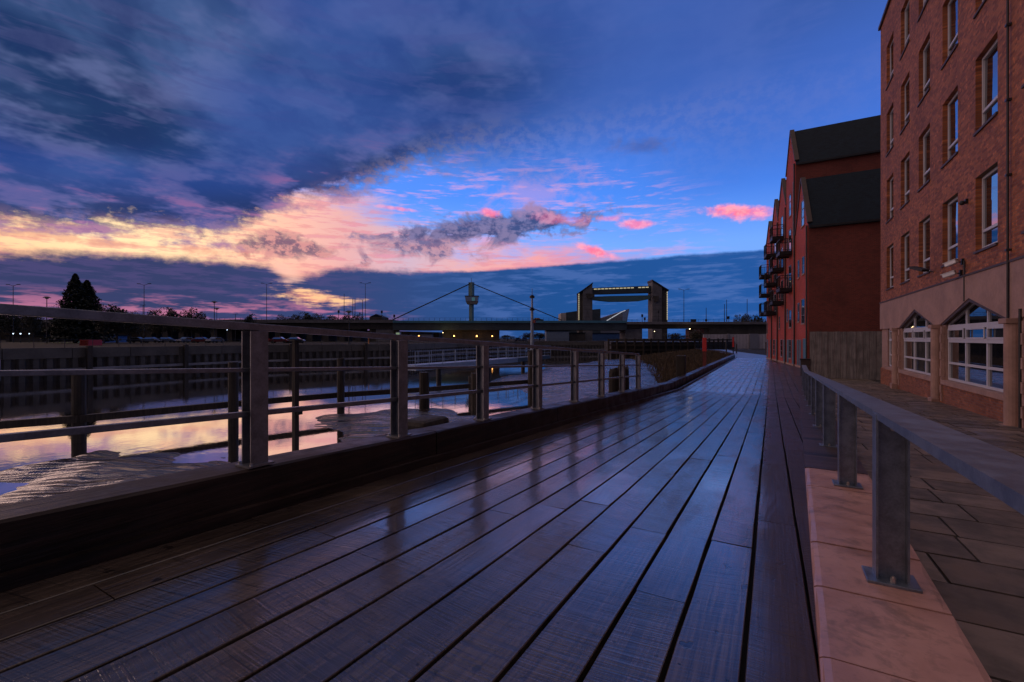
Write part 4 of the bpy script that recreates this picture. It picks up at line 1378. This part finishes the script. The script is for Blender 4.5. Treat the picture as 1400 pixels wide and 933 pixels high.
# pylon with control cabin and stays
py = thing('bridge_pylon', W(644.5, BD + 3, kz(438)), 'slender dark teal pylon rising over the bridge with a glazed control cabin', 'pylon')
c0 = W(644.5, BD + 3)
mb = MB(); mb.beam(c0 + Vector((0, 0, kz(440))), c0 + Vector((0, 0, kz(412))), 1.35, 1.2, up=(0, 1, 0)); mb.beam(c0 + Vector((0, 0, kz(412))), c0 + Vector((0, 0, kz(385))), 1.7, 1.4, up=(0, 1, 0)); mb.beam(c0 + Vector((0, 0, kz(385))), c0 + Vector((0, 0, kz(379))), .12, .12, up=(0, 1, 0))
mb.build('mast', M['mast_paint'], py)
mb = MB(); rgt = Vector((CS, SN, 0)); fwd = Vector((-SN, CS, 0))


def frus(mb, c, w0, w1, z0, z1, dep=3.2):
    v_ = []
    for w_, z in ((w0, z0), (w1, z1)):
        for a_, b_ in ((-1, -1), (1, -1), (1, 1), (-1, 1)): v_.append(c + rgt * a_ * w_ / 2 + fwd * b_ * dep / 2 + Vector((0, 0, z)))
    mb.add(v_, [(0, 3, 2, 1), (4, 5, 6, 7), (0, 1, 5, 4), (1, 2, 6, 5), (2, 3, 7, 6), (3, 0, 4, 7)])


cc = c0 + rgt * .25
frus(mb, cc, 3.4, 4.5, kz(415.6), kz(411.5)); cb = mb.build('cabin', M['concrete'], py)
mb = MB(); frus(mb, cc, 4.4, 4.9, kz(411.45), kz(405.2), 3.3); mb.build('cabin_glazing', M['glass'], cb)
mb = MB(); frus(mb, cc, 5.1, 5.1, kz(405.1), kz(404), 3.6); mb.build('cabin_roof', M['dark_metal'], cb)
mb = MB(); frus(mb, cc + rgt * .6 - fwd * .1, 1.1, 1.2, kz(411), kz(406.5), 3.3); mb.build('lit_pane', M['pane_teal'], cb)
for px in (536, 768):
    for o_ in (-.5, .5):
        mb = MB(); mb.tube(c0 + Vector((0, 0, kz(386))) + fwd * o_, W(px, BD + 3, kz(437.5)) + fwd * o_, .13, n=6); mb.build('stay_cable', M['dark_metal'], py)

# ------------------------------------------------------------------ tidal barrier
TD = 214.0
tz = lambda y: (463 - y) * TD / FOC


def TP(px, y, o=0): return W(px, TD, tz(y)) + fwd * o


tb = thing('tidal_barrier', W(851, TD, zl), 'tall concrete gateway of the tidal surge barrier with lit strips and a raised steel gate', 'tidal barrier')
for nm, poly in (('tower', [(797, 472), (797, 396.5), (810, 387.5), (810, 472)]), ('tower', [(892, 472), (892, 384), (905, 392), (905, 472)])):
    mb = MB(); mb.prism([TP(*q_) for q_ in poly], fwd * 7); mb.build(nm, M['concrete'], tb)
for poly in ([(792, 470), (792, 399.5), (797, 396.4), (797, 470)], [(905, 470), (905, 392), (913.2, 397.5), (913.2, 470)]):
    mb = MB(); mb.prism([TP(*q_, .8) for q_ in poly], fwd * 7); mb.build('tower_side', M['cladding'] if 0 else M['concrete_dark'], tb)
for poly in ([(791.2, 400.4), (810.6, 386.2), (810.6, 388), (792, 401.4)], [(891.6, 382.4), (914.4, 396.6), (914, 398.4), (891.6, 385)]):
    mb = MB(); mb.prism([TP(*q_, -.3) for q_ in poly], fwd * 8); mb.build('roof_edge', M['dark_metal'], tb)
mb = MB(); mb.prism([TP(810.3, 393.2, 2), (TP(891.7, 390.2, 2)), TP(891.7, 399.5, 2), TP(810.3, 401.8, 2)], fwd * 4); bm_ = mb.build('cross_beam', M['girder'], tb)
for k in range(15):
    if k == 11: continue
    x0 = 813 + k * 5.1; yy_ = 395.2 - (x0 - 811) * .036
    mb = MB(); mb.prism([TP(x0, yy_ - .75, 1.9), TP(x0 + 3.9, yy_ - .85, 1.9), TP(x0 + 3.9, yy_ + .45, 1.9), TP(x0, yy_ + .55, 1.9)], -fwd * .1); mb.build('light_strip', M['strip_warm'], bm_)
mb = MB(); mb.prism([TP(811, 405.2, 2.5), TP(835, 404.3, 2.5), TP(891, 403.2, 2.5), TP(891, 408.2, 2.5), TP(877, 411, 2.5), TP(860, 411.8, 2.5), TP(835, 411.9, 2.5), TP(822, 410.6, 2.5), TP(811, 409.2, 2.5)], fwd * 3); mb.build('lifting_gate', M['mast_paint'], tb)
for x0, y0, y1 in ((791.2, 401.5, 438), (912.4, 398.5, 438)):
    for k in range(13):
        a_, b_ = y0 + (y1 - y0) * k / 13 + .3, y0 + (y1 - y0) * (k + 1) / 13 - .35
        mb = MB(); mb.prism([TP(x0, a_, .7), TP(x0 + 1.05, a_, .7), TP(x0 + 1.05, b_, .7), TP(x0, b_, .7)], -fwd * .1); mb.build('light_strip', M['strip_warm'], tb)
for x0, x1, y0, y1, o_ in ((801, 812.5, 402, 407.5, -.8), (892.5, 900, 405, 412, -.8)):
    mb = MB(); mb.prism([TP(x0, y0, o_), TP(x1, y0, o_), TP(x1, y1, o_), TP(x0 + 3, y1 + 1.5, o_)], fwd * .79); mb.build('hoist_housing', M['concrete_dark'], tb)
jn = MB()
for x0, x1 in ((797, 810), (892, 905)):
    for y_ in range(408, 440, 5): jn.prism([TP(x0 + .2, y_, -.02), TP(x1 - .2, y_, -.02), TP(x1 - .2, y_ + .25, -.02), TP(x0 + .2, y_ + .25, -.02)], fwd * .015)
jn.build('joint', M['concrete_dark'], tb)

# pointed aquarium building and other blocks behind the bridge
DD = 300.0
DP = lambda px, y, o=0: W(px, DD, (463 - y) * DD / FOC) + fwd * o
db = thing('wedge_building', W(835, DD, zl), 'sharp wedge-shaped modern building seen between the barrier towers', 'building')
mb = MB(); mb.prism([DP(804, 468), DP(804, 441), DP(825, 434), DP(851, 425.5), DP(851, 468)], fwd * 14); mb.build('wall', M['cladding'], db)
mb = MB(); mb.prism([DP(851.1, 468), DP(851.1, 425.5), DP(860.5, 422.2), DP(857, 442), DP(856, 468)], fwd * 14); mb.build('prow', M['glass'], db)
mb = MB(); mb.beam(DP(829, 439, -.2), DP(849.5, 426.8, -.2), .4, .45); mb.beam(DP(849.5, 426.8, -.2), DP(855, 424.6, -.2), .4, .4); mb.build('light_strip', M['strip_white'], db)
bb = thing('riverside_block', W(785, 280, zl), 'dark glassy block with a pale end wall, just left of the barrier', 'building')
BP2 = lambda px, y, o=0: W(px, 280, (463 - y) * 280 / FOC) + fwd * o
mb = MB(); mb.prism([BP2(774, 470), BP2(774, 427.5), BP2(792, 425), BP2(821, 422.5), BP2(821, 470)], fwd * 16); mb.build('wall', M['girder'], bb)
mb = MB(); mb.prism([BP2(767, 470, -.1), BP2(767, 428.4, -.1), BP2(774, 427.8, -.1), BP2(774, 470, -.1)], fwd * 16); mb.build('end_wall', M['wall_cream'], bb)

# low buildings seen under the bridge
for px0, px1, yt, d, mt, lab in ((747, 778, 453.2, 205, 'pale_paint', 'long pale blue shed seen under the bridge'), (779, 800, 456, 210, 'concrete_dark', 'low dark hut between the pale shed and the barrier leg, under the bridge'),
                                 (806, 848, 456.5, 235, 'blue_paint', 'low blue shed behind the left barrier leg'), (560, 590, 457, 230, 'cladding', 'low grey warehouse beyond the bridge, left of the wide pier'),
                                 (100, 136, 459.5, 125, 'blue_paint', 'low shed with a blue fascia beyond the car park'), (8, 60, 460, 150, 'concrete_dark', 'long low dark shed at the far left of the opposite bank'),
                                 (505, 523, 433.5, 185, 'concrete_dark', 'small pitched-roof hut beyond the viaduct parapet')):
    t = thing('low_building', W((px0 + px1) / 2, d, zl), lab, 'building')
    a, b = W(px0, d), W(px1, d); zt = (463 - yt) * d / FOC
    mb = MB(); mb.prism([a + Vector((0, 0, zl)), b + Vector((0, 0, zl)), b + Vector((0, 0, zt)), a + Vector((0, 0, zt))], fwd * 9); mb.build('wall', M[mt], t)
    mb = MB(); m_ = (a + b) / 2
    if px0 == 505: mb.prism([a + Vector((0, 0, zt)), b + Vector((0, 0, zt)), m_ + Vector((0, 0, zt + 1.2))], fwd * 9)
    else: mb.prism([a - rgt * .3 - fwd * .3 + Vector((0, 0, zt)), b + rgt * .3 - fwd * .3 + Vector((0, 0, zt)), b + rgt * .3 - fwd * .3 + Vector((0, 0, zt + .35)), a - rgt * .3 - fwd * .3 + Vector((0, 0, zt + .35))], fwd * 9.6)
    mb.build('roof', M['slate'], t)

# pale hoarding wall below the approach, right
pw = thing('concrete_wall', W(1005, 112, -2.6), 'pale concrete wall along the road below the bridge approach', 'wall')
mb = MB(); a, b = W(962, 116), W(1100, 116)
mb.prism([a + Vector((0, 0, -2.6)), b + Vector((0, 0, -2.6)), b + Vector((0, 0, 1.15)), a + Vector((0, 0, 1.05))], fwd * .4); mb.build('wall_face', M['concrete_pale'], pw)
for x0, x1 in ((995, 998), (1025, 1037)):
    mb = MB(); a, b = W(x0, 115.6), W(x1, 115.6); mb.prism([a + Vector((0, 0, -2.6)), b + Vector((0, 0, -2.6)), b + Vector((0, 0, 1.2)), a + Vector((0, 0, 1.2))], fwd * .35); mb.build('panel', M['cladding'], pw)
mb = MB()
for k in range(30):
    px = 963 + k * 4.4; a = W(px, 115.96); mb.beam(a + Vector((0, 0, -2.6)), a + Vector((0, 0, 1.0)), .05, .03)
mb.build('joint', M['concrete'], pw)

# orange height barrier and lit cabinet
t = thing('height_barrier', W(521, 98, zl), 'orange goalpost height barrier on the opposite quay', 'barrier')
k1 = 98 / FOC
mb = MB(); mb.beam(W(504, 98, 5.6 * k1), W(539.5, 98, 5.6 * k1), .14, .16); mb.build('crossbar', M['orange_paint'], t)
for px in (504, 539.5):
    mb = MB(); mb.beam(W(px, 98, zl), W(px, 98, 5.6 * k1), .16, .16, up=(0, 1, 0)); mb.build('upright', M['orange_paint'], t)
t = thing('kiosk', W(543.5, 99, zl), 'small box kiosk with a lit greenish side beside the orange goalpost', 'kiosk')
a, b = W(541, 99), W(546.5, 99)
mb = MB(); mb.prism([a + Vector((0, 0, zl)), b + Vector((0, 0, zl)), b + Vector((0, 0, 1.4)), a + Vector((0, 0, 1.4))], fwd * 1.2); mb.build('cabinet', M['cladding'], t)
mb = MB(); a, b = W(541.4, 98.9), W(546.1, 98.9); mb.prism([a + Vector((0, 0, 0)), b + Vector((0, 0, 0)), b + Vector((0, 0, 1.25)), a + Vector((0, 0, 1.25))], fwd * .05); mb.build('lit_panel', M['window_lit'], t)
t = thing('red_container', W(115, 72, zl), 'small red container on the opposite quay', 'container')
mb = MB(); a, b = W(108.5, 72), W(121, 72); mb.prism([a + Vector((0, 0, zl)), b + Vector((0, 0, zl)), b + Vector((0, 0, -.2)), a + Vector((0, 0, -.2))], fwd * 2.4); mb.build('body', M['red_paint'], t)
mb = MB()
for k in range(7): p0 = W(109 + k * 1.9, 71.95); mb.beam(p0 + Vector((0, 0, zl + .08)), p0 + Vector((0, 0, -.26)), .06, .05)
mb.build('rib', M['dark_red'], t)


# ------------------------------------------------------------------ lamps, poles, signals
def lamppost(px, d, ytop, zb, style, label, group='street lamps on the skyline', r=.12):
    v = W(px, d); zt = (463 - ytop) * d / FOC
    t = thing('street_lamp', (v.x, v.y, zb), label, 'street lamp', group)
    mb = MB(); mb.tube((v.x, v.y, zb), (v.x, v.y, zt), r, r * .6, n=6); mb.build('pole', M['dark_metal'], t)
    if style == 'twin':
        for s in (-1, 1):
            mb = MB(); mb.beam(v + Vector((0, 0, zt - .2)), v + rgt * s * 1.3 + Vector((0, 0, zt + .25)), .1, .1); mb.build('arm', M['dark_metal'], t)
            mb = MB(); mb.beam(v + rgt * s * 1.2 + Vector((0, 0, zt + .25)), v + rgt * s * 2.1 + Vector((0, 0, zt + .32)), .35, .18); mb.build('lamp_head', M['dark_metal'], t)
    elif style == 'dome':
        mb = MB(); mb.tube(v + Vector((0, 0, zt)), v + Vector((0, 0, zt + .3)), .8, .35, n=12); mb.build('lamp_head', M['dark_metal'], t)
        mb = MB(); mb.tube(v + Vector((0, 0, zt - .25)), v + Vector((0, 0, zt)), .3, n=10); mb.build('lamp_bowl', M['cladding'], t)
    elif style == 'short':
        for s in (-1, 1):
            mb = MB(); mb.beam(v + Vector((0, 0, zt)), v + rgt * s * .9 + Vector((0, 0, zt + .05)), .22, .12); mb.build('lamp_head', M['dark_metal'], t)
    return t


bz = kz(439)
lamppost(18, 140, 390.5, zl, 'twin', 'leftmost twin-armed street lamp, near the left edge of the view')
lamppost(64, 105, 407.5, zl, 'dome', 'single dome-headed lamp left of the tall conifer')
lamppost(197, 140, 389.5, zl, 'twin', 'tall twin-armed street lamp right of the tall conifer')
lamppost(195.5, 150, 417.5, zl, 'short', 'lower double-headed lamp close beside the tall twin-armed lamp')
lamppost(293, 120, 413.5, zl, 'dome', 'taller of the two dome-headed lamps close together on the opposite bank')
lamppost(296.4, 135, 422.5, zl, 'dome', 'lower of the two dome-headed lamps close together on the opposite bank', r=.09)
lamppost(322, 150, 429.8, zl, 'short', 'low twin-headed lamp just right of the pair of dome-headed lamps')
lamppost(364.5, BD + 6, 388.5, bz, 'twin', 'tall twin-armed lamp on the viaduct, alone above the orange rift of sky')
lamppost(499.5, BD + 6, 388, bz, 'twin', 'tall twin-armed lamp beside a cluster of thin masts left of the pylon')
lamppost(477, 90, 427, zl, 'dome', 'dark dome lamp rising in front of the viaduct left of the thin masts')
lamppost(935, BD + 6, 396.5, bz, 'twin', 'tall twin-armed lamp on the bridge right of the tidal barrier')
for px, yt, lab in ((470.5, 402, 'thin bare mast furthest left of the cluster above the viaduct'), (482.3, 408.5, 'thin bare mast, left one of two very close together'), (485.4, 409, 'thin bare mast, right one of two very close together'), (495.5, 410, 'thin bare mast just left of the tall twin-armed lamp'),
                    (965.5, 421, 'short thin mast with a dark box low on it, right of the barrier'), (990.5, 416, 'thin mast, left one of the pair above the right approach'), (993.4, 410, 'thin mast, right one of the pair above the right approach'), (1021.5, 409, 'thin mast rising from the round bush on the right approach'), (262, 420, 'short spike pole above the treetops on the left')):
    v = W(px, BD + 8 if px > 300 else 150); dd_ = BD + 8 if px > 300 else 150; zt = (463 - yt) * dd_ / FOC
    mb = MB(); mb.tube((v.x, v.y, bz if px > 300 else zl), (v.x, v.y, zt), .13, .09, n=6)
    if px == 965.5: mb.box(v.x - .4, v.x + .4, v.y - .2, v.y + .2, kz(438.5), kz(435.5))
    tag(mb.build('mast', M['dark_metal']), lab, 'mast', 'thin masts on the skyline')
for px, yt, lab in ((463, 425, 'small dark signal head on a pole above the left trees'), (522, 425.5, 'traffic signal on the viaduct right of the small hut'), (539, 431, 'low traffic signal where the teal beam begins'), (878, 430.5, 'taller traffic signal between the barrier towers and road'), (881.5, 434.8, 'shorter traffic signal beside a taller one inside the barrier gateway'), (900, 425.5, 'sign pole in front of the right barrier tower'), (995.5, 433.2, 'round dark sign beside the mast pair on the right approach'), (948, 437.3, 'squat dark cabinet on the bridge parapet')):
    d = BD + 2; v = W(px, d); z = kz(yt, d)
    t = thing('traffic_signal' if px not in (948, 900, 995.5) else 'road_sign', (v.x, v.y, bz), lab, 'signal')
    mb = MB(); mb.tube((v.x, v.y, bz - .3), (v.x, v.y, z), .09, n=6); mb.build('pole', M['dark_metal'], t)
    w_ = {948: 1.0, 900: .22, 995.5: .45}.get(px, .32)
    mb = MB(); mb.beam(v - rgt * w_ + Vector((0, 0, z - .35)), v + rgt * w_ + Vector((0, 0, z - .35)), .3, 1.0); mb.build('head', M['dark_metal'], t)

for px, py_, d, mt, r, pole, lab in ((81, 454, 120, 'lamp_green', .6, 1, 'brightest lamp, glaring yellow-green, below the tall conifer'), (137, 454.2, 120, 'lamp_yellow', .28, 1, 'yellow lamp to the right of the brightest one'),
                               (18, 456.5, 120, 'lamp_white', .12, 1, 'small bluish-white lamp, leftmost of the three at the far left'), (28, 456.5, 120, 'lamp_white', .15, 1, 'small white lamp, middle of the three at the far left'), (40, 456.5, 120, 'lamp_white', .10, 1, 'small white lamp, rightmost of the three at the far left'),
                               (101.5, 457.5, 120, 'lamp_amber', .14, 1, 'small amber lamp between the two bright lamps'), (572.7, 459.6, BD - 4, 'lamp_amber', .22, 1, 'orange lamp at the left of the four below the bridge'),
                               (620.8, 459.6, BD - 1, 'lamp_amber', .26, 0, 'orange lamp at the left end of the wide bridge pier'), (651.8, 459.8, BD - 1, 'lamp_amber', .26, 0, 'orange lamp in the middle of the wide bridge pier'), (673, 459.8, BD - 1, 'lamp_amber', .22, 0, 'orange lamp at the right end of the wide bridge pier'),
                               (943, 450, BD - 2, 'lamp_yellow', .16, 1, 'pale lamp under the approach right of the barrier'), (605.5, 455, BD - 2, 'lamp_yellow', .1, 0, 'small yellow light on the left corner of the wide bridge pier'), (895, 453.5, 196, 'lamp_yellow', .13, 1, 'tiny warm lamp beside the right barrier leg'), (310.5, 451.3, 120, 'lamp_white', .09, 1, 'tiny white light below the viaduct on the left')):
    v = W(px, d); z = (463 - py_) * d / FOC
    t = thing('quay_lamp', (v.x, v.y, zl if pole else z - .3), lab, 'lamp', 'lit lamps on the far side of the river')
    mb = MB(); mb.sphere((v.x, v.y, z), r, 8); mb.build('bulb', M[mt], t, smooth=True)
    mb = MB()
    if pole: mb.tube((v.x, v.y, zl), (v.x, v.y, z - r * .9), .07, n=6)
    else: mb.beam(v + Vector((0, 0, z + r + .03)), v + fwd * 2.4 + Vector((0, 0, z + r + .03)), .12, .08)
    mb.build('pole' if pole else 'bracket', M['dark_metal'], t)
for px, py_, d, col, e in ((81, 454, 119, (.9, 1, .3), 80), (137, 454.2, 119, (1, .75, .4), 40), (621, 459.8, BD - 2.2, (1, .5, .15), 45), (652, 459.8, BD - 2.2, (1, .5, .15), 45), (607, 455, BD - 3, (1, .8, .3), 60), (573, 459.6, BD - 5, (1, .5, .15), 30), (944, 450, BD - 3.5, (1, .7, .4), 30)):
    l = bpy.data.lights.new('lamp_light', 'POINT'); l.energy = e; l.color = col; l.shadow_soft_size = .3
    o = bpy.data.objects.new('lamp_light', l); COL.objects.link(o); o.location = W(px, d, (463 - py_) * d / FOC)


# ------------------------------------------------------------------ vehicles
def make_car(name, label, mat, estate=False):
    """4.3 m long, along +x, base at the origin"""
    t = thing(name, (0, 0, 0), label, 'car')
    prof = [(-2.1, .32), (-2.15, .75), (-1.95, .95), (-1.55, 1.0), (-1.0, 1.42) if not estate else (-1.9, 1.40), (.35, 1.45), (1.05, 1.0), (1.95, .82), (2.15, .6), (2.1, .32)]
    mb = MB(); mb.prism([(x, -.85, z) for x, z in prof], (0, 1.7, 0)); mb.build('body', mat, t, bevel=.06, world=False)
    g_ = MB()
    for s in (-1, 1):
        P = [(-1.35 if not estate else -1.8, .86 * s, 1.02), (.85, .86 * s, 1.02), (.3, .86 * s, 1.36), (-.95 if not estate else -1.8, .86 * s, 1.34)]
        g_.prism(P, (0, .015 * s, 0))
    g_.prism([(1.02, -.7, 1.05), (1.02, .7, 1.05), (.42, .65, 1.44), (.42, -.65, 1.44)], (.03, 0, .02))
    g_.build('windows', M['glass'], t, world=False)
    for x in (-1.35, 1.35):
        for s in (-1, 1):
            w = MB(); w.tube((x, .72 * s, .32), (x, .9 * s, .32), .32, n=14); w.build('wheel', M['rubber'], t, world=False)
    for s in (-1, 1):
        w = MB(); w.box(2.08, 2.17, .5 * s - .15, .5 * s + .15, .58, .72); w.build('headlight', M['camera_white'], t, world=False)
        w = MB(); w.box(-2.17, -2.1, .55 * s - .14, .55 * s + .14, .7, .85); w.build('tail_light', M['tail_red'], t, world=False)
    return t


protos = {}
CARS = [(708, 175, 'car_silver', 1, 'silver car parked under the bridge, left of two'), (717, 175, 'car_silver', 1, 'silver car parked under the bridge, right of two'),
        (188, 118, 'car_dark', 0, 'dark car parked leftmost in the row beyond the quay'), (207, 118, 'car_silver', 0, 'pale car parked second in the row beyond the quay'), (228, 120, 'car_silver', 0, 'pale car in the middle of the row beyond the quay'),
        (254, 120, 'car_silver', 1, 'pale car facing the river near the middle of the row'), (276, 116, 'car_red', 0, 'dark red car towards the right of the row beyond the quay'), (294, 116, 'car_silver', 1, 'pale car parked rightmost in the row beyond the quay'), (382, 110, 'car_red', 0, 'red car alone in front of the viaduct'),
        (404, 112, 'car_silver', 0, 'pale car in front of the viaduct beside the red one')]
for px, d, mt, head, lab in CARS:
    if mt not in protos:
        protos[mt] = make_car('parked_car', lab, M[mt]); c_ = protos[mt]
    else: c_ = copy_tree(protos[mt])
    c_['label'] = lab; c_['group'] = 'cars parked on the opposite bank'
    c_.location = W(px, d, zl); c_.rotation_euler = (0, 0, TH + (R(-100) if head else R(8)))
t = make_car('moving_car', 'small car with a red tail light crossing the bridge by the signal mast', M['car_dark']); t.location = W(735, BD + 2, kz(440)); t.rotation_euler = (0, 0, TH)


# ------------------------------------------------------------------ trees
def crown_mesh(name, mat, h, w, kind, seed, n=2600, leaf=.42):
    rn = random.Random(seed); mb = MB()
    if kind == 'bushy':
        lobes = [(rn.uniform(-.32, .32) * w, rn.uniform(-.3, .3) * w, h * rn.uniform(.38, .82), rn.uniform(.16, .30) * w) for _ in range(13)] + [(0, 0, h * .5, .34 * w)]
    elif kind == 'bare': n = 500
    for i in range(n):
        if kind == 'bushy':
            cx, cy, cz, r = rn.choice(lobes)
            d = Vector((rn.gauss(0, 1), rn.gauss(0, 1), rn.gauss(0, 1))).normalized() * r * rn.uniform(.7, 1.08)
            p = Vector((cx, cy, cz)) + Vector((d.x, d.y, d.z * .8))
            if p.z < .1 or p.z > h: continue
            s = leaf * rn.uniform(.5, 1.2)
        elif kind == 'conifer':
            zf = rn.random() ** 1.15
            rad = w / 2 * (1 - zf) ** .85 * (1 + .12 * math.sin(zf * 46 + rn.random())) + .12
            a = rn.uniform(0, 6.283); br = .5 + .5 * math.sin(a * 5 + int(zf * 15) * 2.1)
            rr_ = rad * (rn.random() ** .4) * (.80 + .28 * br)
            p = Vector((math.cos(a) * rr_, math.sin(a) * rr_, .06 * h + zf * h * .94 - rr_ * .10)); s = leaf * rn.uniform(.6, 1.3) * (1.1 - .5 * zf)
        else:
            a = rn.uniform(0, 6.283); zf = rn.uniform(.35, 1); rr_ = w / 2 * rn.random() * (1.1 - abs(zf - .6))
            p = Vector((math.cos(a) * rr_, math.sin(a) * rr_, zf * h)); s = leaf * .45
        a_, b_ = rn.uniform(0, 6.28), rn.uniform(-1, 1)
        u_ = Vector((math.cos(a_), math.sin(a_), b_)).normalized() * s; v_ = u_.cross(Vector((rn.gauss(0, 1), rn.gauss(0, 1), rn.gauss(0, 1)))).normalized() * s * rn.uniform(.4, .8)
        mb.add([p - u_ * .5, p + v_ * .5, p + u_ * .5, p - v_ * .5], [(0, 1, 2, 3)])
    zs = [p_[2] for p_ in mb.v]; k_ = h / sorted(zs)[int(.97 * len(zs))]
    mb.v = [(a1, b1, c1 * k_) for a1, b1, c1 in mb.v]
    return mb


def make_tree(name, label, h, w, kind, seed, mat, n=3200, leaf=.55, group='trees on the opposite bank'):
    t = thing(name, (0, 0, 0), label, 'tree', group)
    crown_mesh('crown', mat, h, w, kind, seed, n, leaf).build('crown', M[mat], t, world=False, fix=False)
    mb = MB(); mb.tube((0, 0, 0), (0, 0, h * (.9 if kind == 'conifer' else .6)), .035 * h, .01 * h, n=7)
    rn = random.Random(seed)
    for k in range(14 if kind != 'bare' else 34):
        z = h * rn.uniform(.2, .6); a = rn.uniform(0, 6.28); L = w * rn.uniform(.2, .45)
        mb.tube((0, 0, z), (math.cos(a) * L, math.sin(a) * L, z + L * (.9 if kind != 'conifer' else .1) * (1 + (kind == 'bare') * .6)), .009 * h, .003 * h, n=5, cap=False)
    mb.build('trunk', M['bark'], t, world=False, fix=False)
    return t


def place(t, px, d, ztop, wpx, zb, h0, w0, rz=0):
    h = ztop - zb; w = wpx / FOC * d
    t.location = W(px, d, zb); t.scale = (w / w0, w / w0, h / h0); t.rotation_euler = (0, 0, rz)


H0, W0 = 10.0, 9.0
TK = [('broadleaf_tree', 'bushy', 11, 'leaf_brown'), ('broadleaf_tree', 'bushy', 12, 'leaf_dark'), ('broadleaf_tree', 'bushy', 13, 'leaf_brown')]
base = [None, None, None]
cz_ = thing('conifer_tree', (0, 0, 0), 'tallest tree, a dark pointed conifer, main peak on the left', 'tree', 'trees on the opposite bank')
crown_mesh('crown', 'leaf_dark', 16, 9, 'conifer', 5, 9000, .62).build('crown', M['leaf_dark'], cz_, world=False, fix=False)
mb = MB(); mb.tube((0, 0, 0), (0, 0, 15), .35, .05, n=8); mb.build('trunk', M['bark'], cz_, world=False)
place(cz_, 103, 110, (463 - 377.5) * 110 / FOC, 62, zl, 16, 9)
cz2 = copy_tree(cz_); cz2['label'] = 'second dark conifer, slightly shorter, merging with the right side of the tallest'
place(cz2, 119, 112, (463 - 386) * 112 / FOC, 64, zl, 16, 9, 1.3)
TL = [(-12, 426, 34, 150, 'bushy tree cut by the left edge of the view'), (14, 424, 34, 150, 'rounded bushy tree behind the leftmost street lamp'), (45, 426, 24, 148, 'smaller bushy tree between the leftmost lamp and the dome lamp'),
      (142, 424, 30, 100, 'brown-green bush against the right foot of the conifers'), (160, 422, 32, 102, 'broad brown-green bush, tallest of the hedge right of the conifers'), (178, 428, 26, 104, 'low bush ending the hedge right of the conifers'),
      (215, 427, 21, 150, 'small round tree just right of the tall twin-armed lamp'), (235, 425, 24, 152, 'middle one of three round trees right of the tall twin-armed lamp'), (256, 426, 22, 151, 'round tree at the spike pole above the left skyline'), (276, 430, 24, 152, 'low tree just left of the pair of dome-headed lamps'),
      (340, 433, 15, 160, 'tiny isolated tree between the dome lamps and the viaduct lamp'), (390, 434.5, 20, 200, 'low distant tree at the left end of the belt behind the viaduct'), (405, 432.5, 22, 200, 'distant tree second in the belt behind the viaduct'), (420, 430.8, 24, 202, 'highest distant tree in the belt behind the viaduct'), (437, 432.5, 22, 200, 'distant tree in the middle of the belt behind the viaduct'), (455, 434, 22, 200, 'distant tree below the small dark signal head'), (472, 433.5, 20, 203, 'distant tree at the foot of the leftmost thin mast'), (489, 432, 18, 200, 'distant tree at the right end of the belt, among the thin masts'),
      (1021, 432, 24, 178, 'round dark tree on the right approach by the thin mast'), (1038, 434.5, 22, 180, 'looser tree on the right approach against the brick houses'),
      (952, 452, 22, 140, 'scrubby bush by the red-brown bridge abutment'), (925, 456.5, 26, 150, 'low scrub under the right bridge span'), (566, 457, 18, 215, 'dark shrub under the bridge left of the first orange lamp'), (725, 455.5, 24, 225, 'dark trees in the gap under the bridge behind the silver cars'), (738, 456, 20, 225, 'dark trees in the gap under the bridge beside the pale shed'), (694, 459, 18, 225, 'low dark shrub at the left of the gap under the bridge'), (868, 445, 14, 0, '')]
for i, (px, yt, wp, d, lab) in enumerate(TL):
    if not d: continue
    k = i % 3
    if base[k] is None:
        base[k] = make_tree(TK[k][0], lab, H0, W0, TK[k][1], TK[k][2], TK[k][3]); t = base[k]
    else:
        t = copy_tree(base[k]); t['label'] = lab
    place(t, px, d, (463 - yt) * d / FOC, wp * 1.12, zl if px < 930 or px > 960 else -2.6, H0, W0, random.uniform(0, 6))
t = make_tree('bare_tree', 'leafless twiggy tree between the dome-headed lamp and the conifers', 10, 9, 'bare', 9, 'bark', 500, .5)
place(t, 74, 118, (463 - 418) * 118 / FOC, 26, zl, 10, 9)
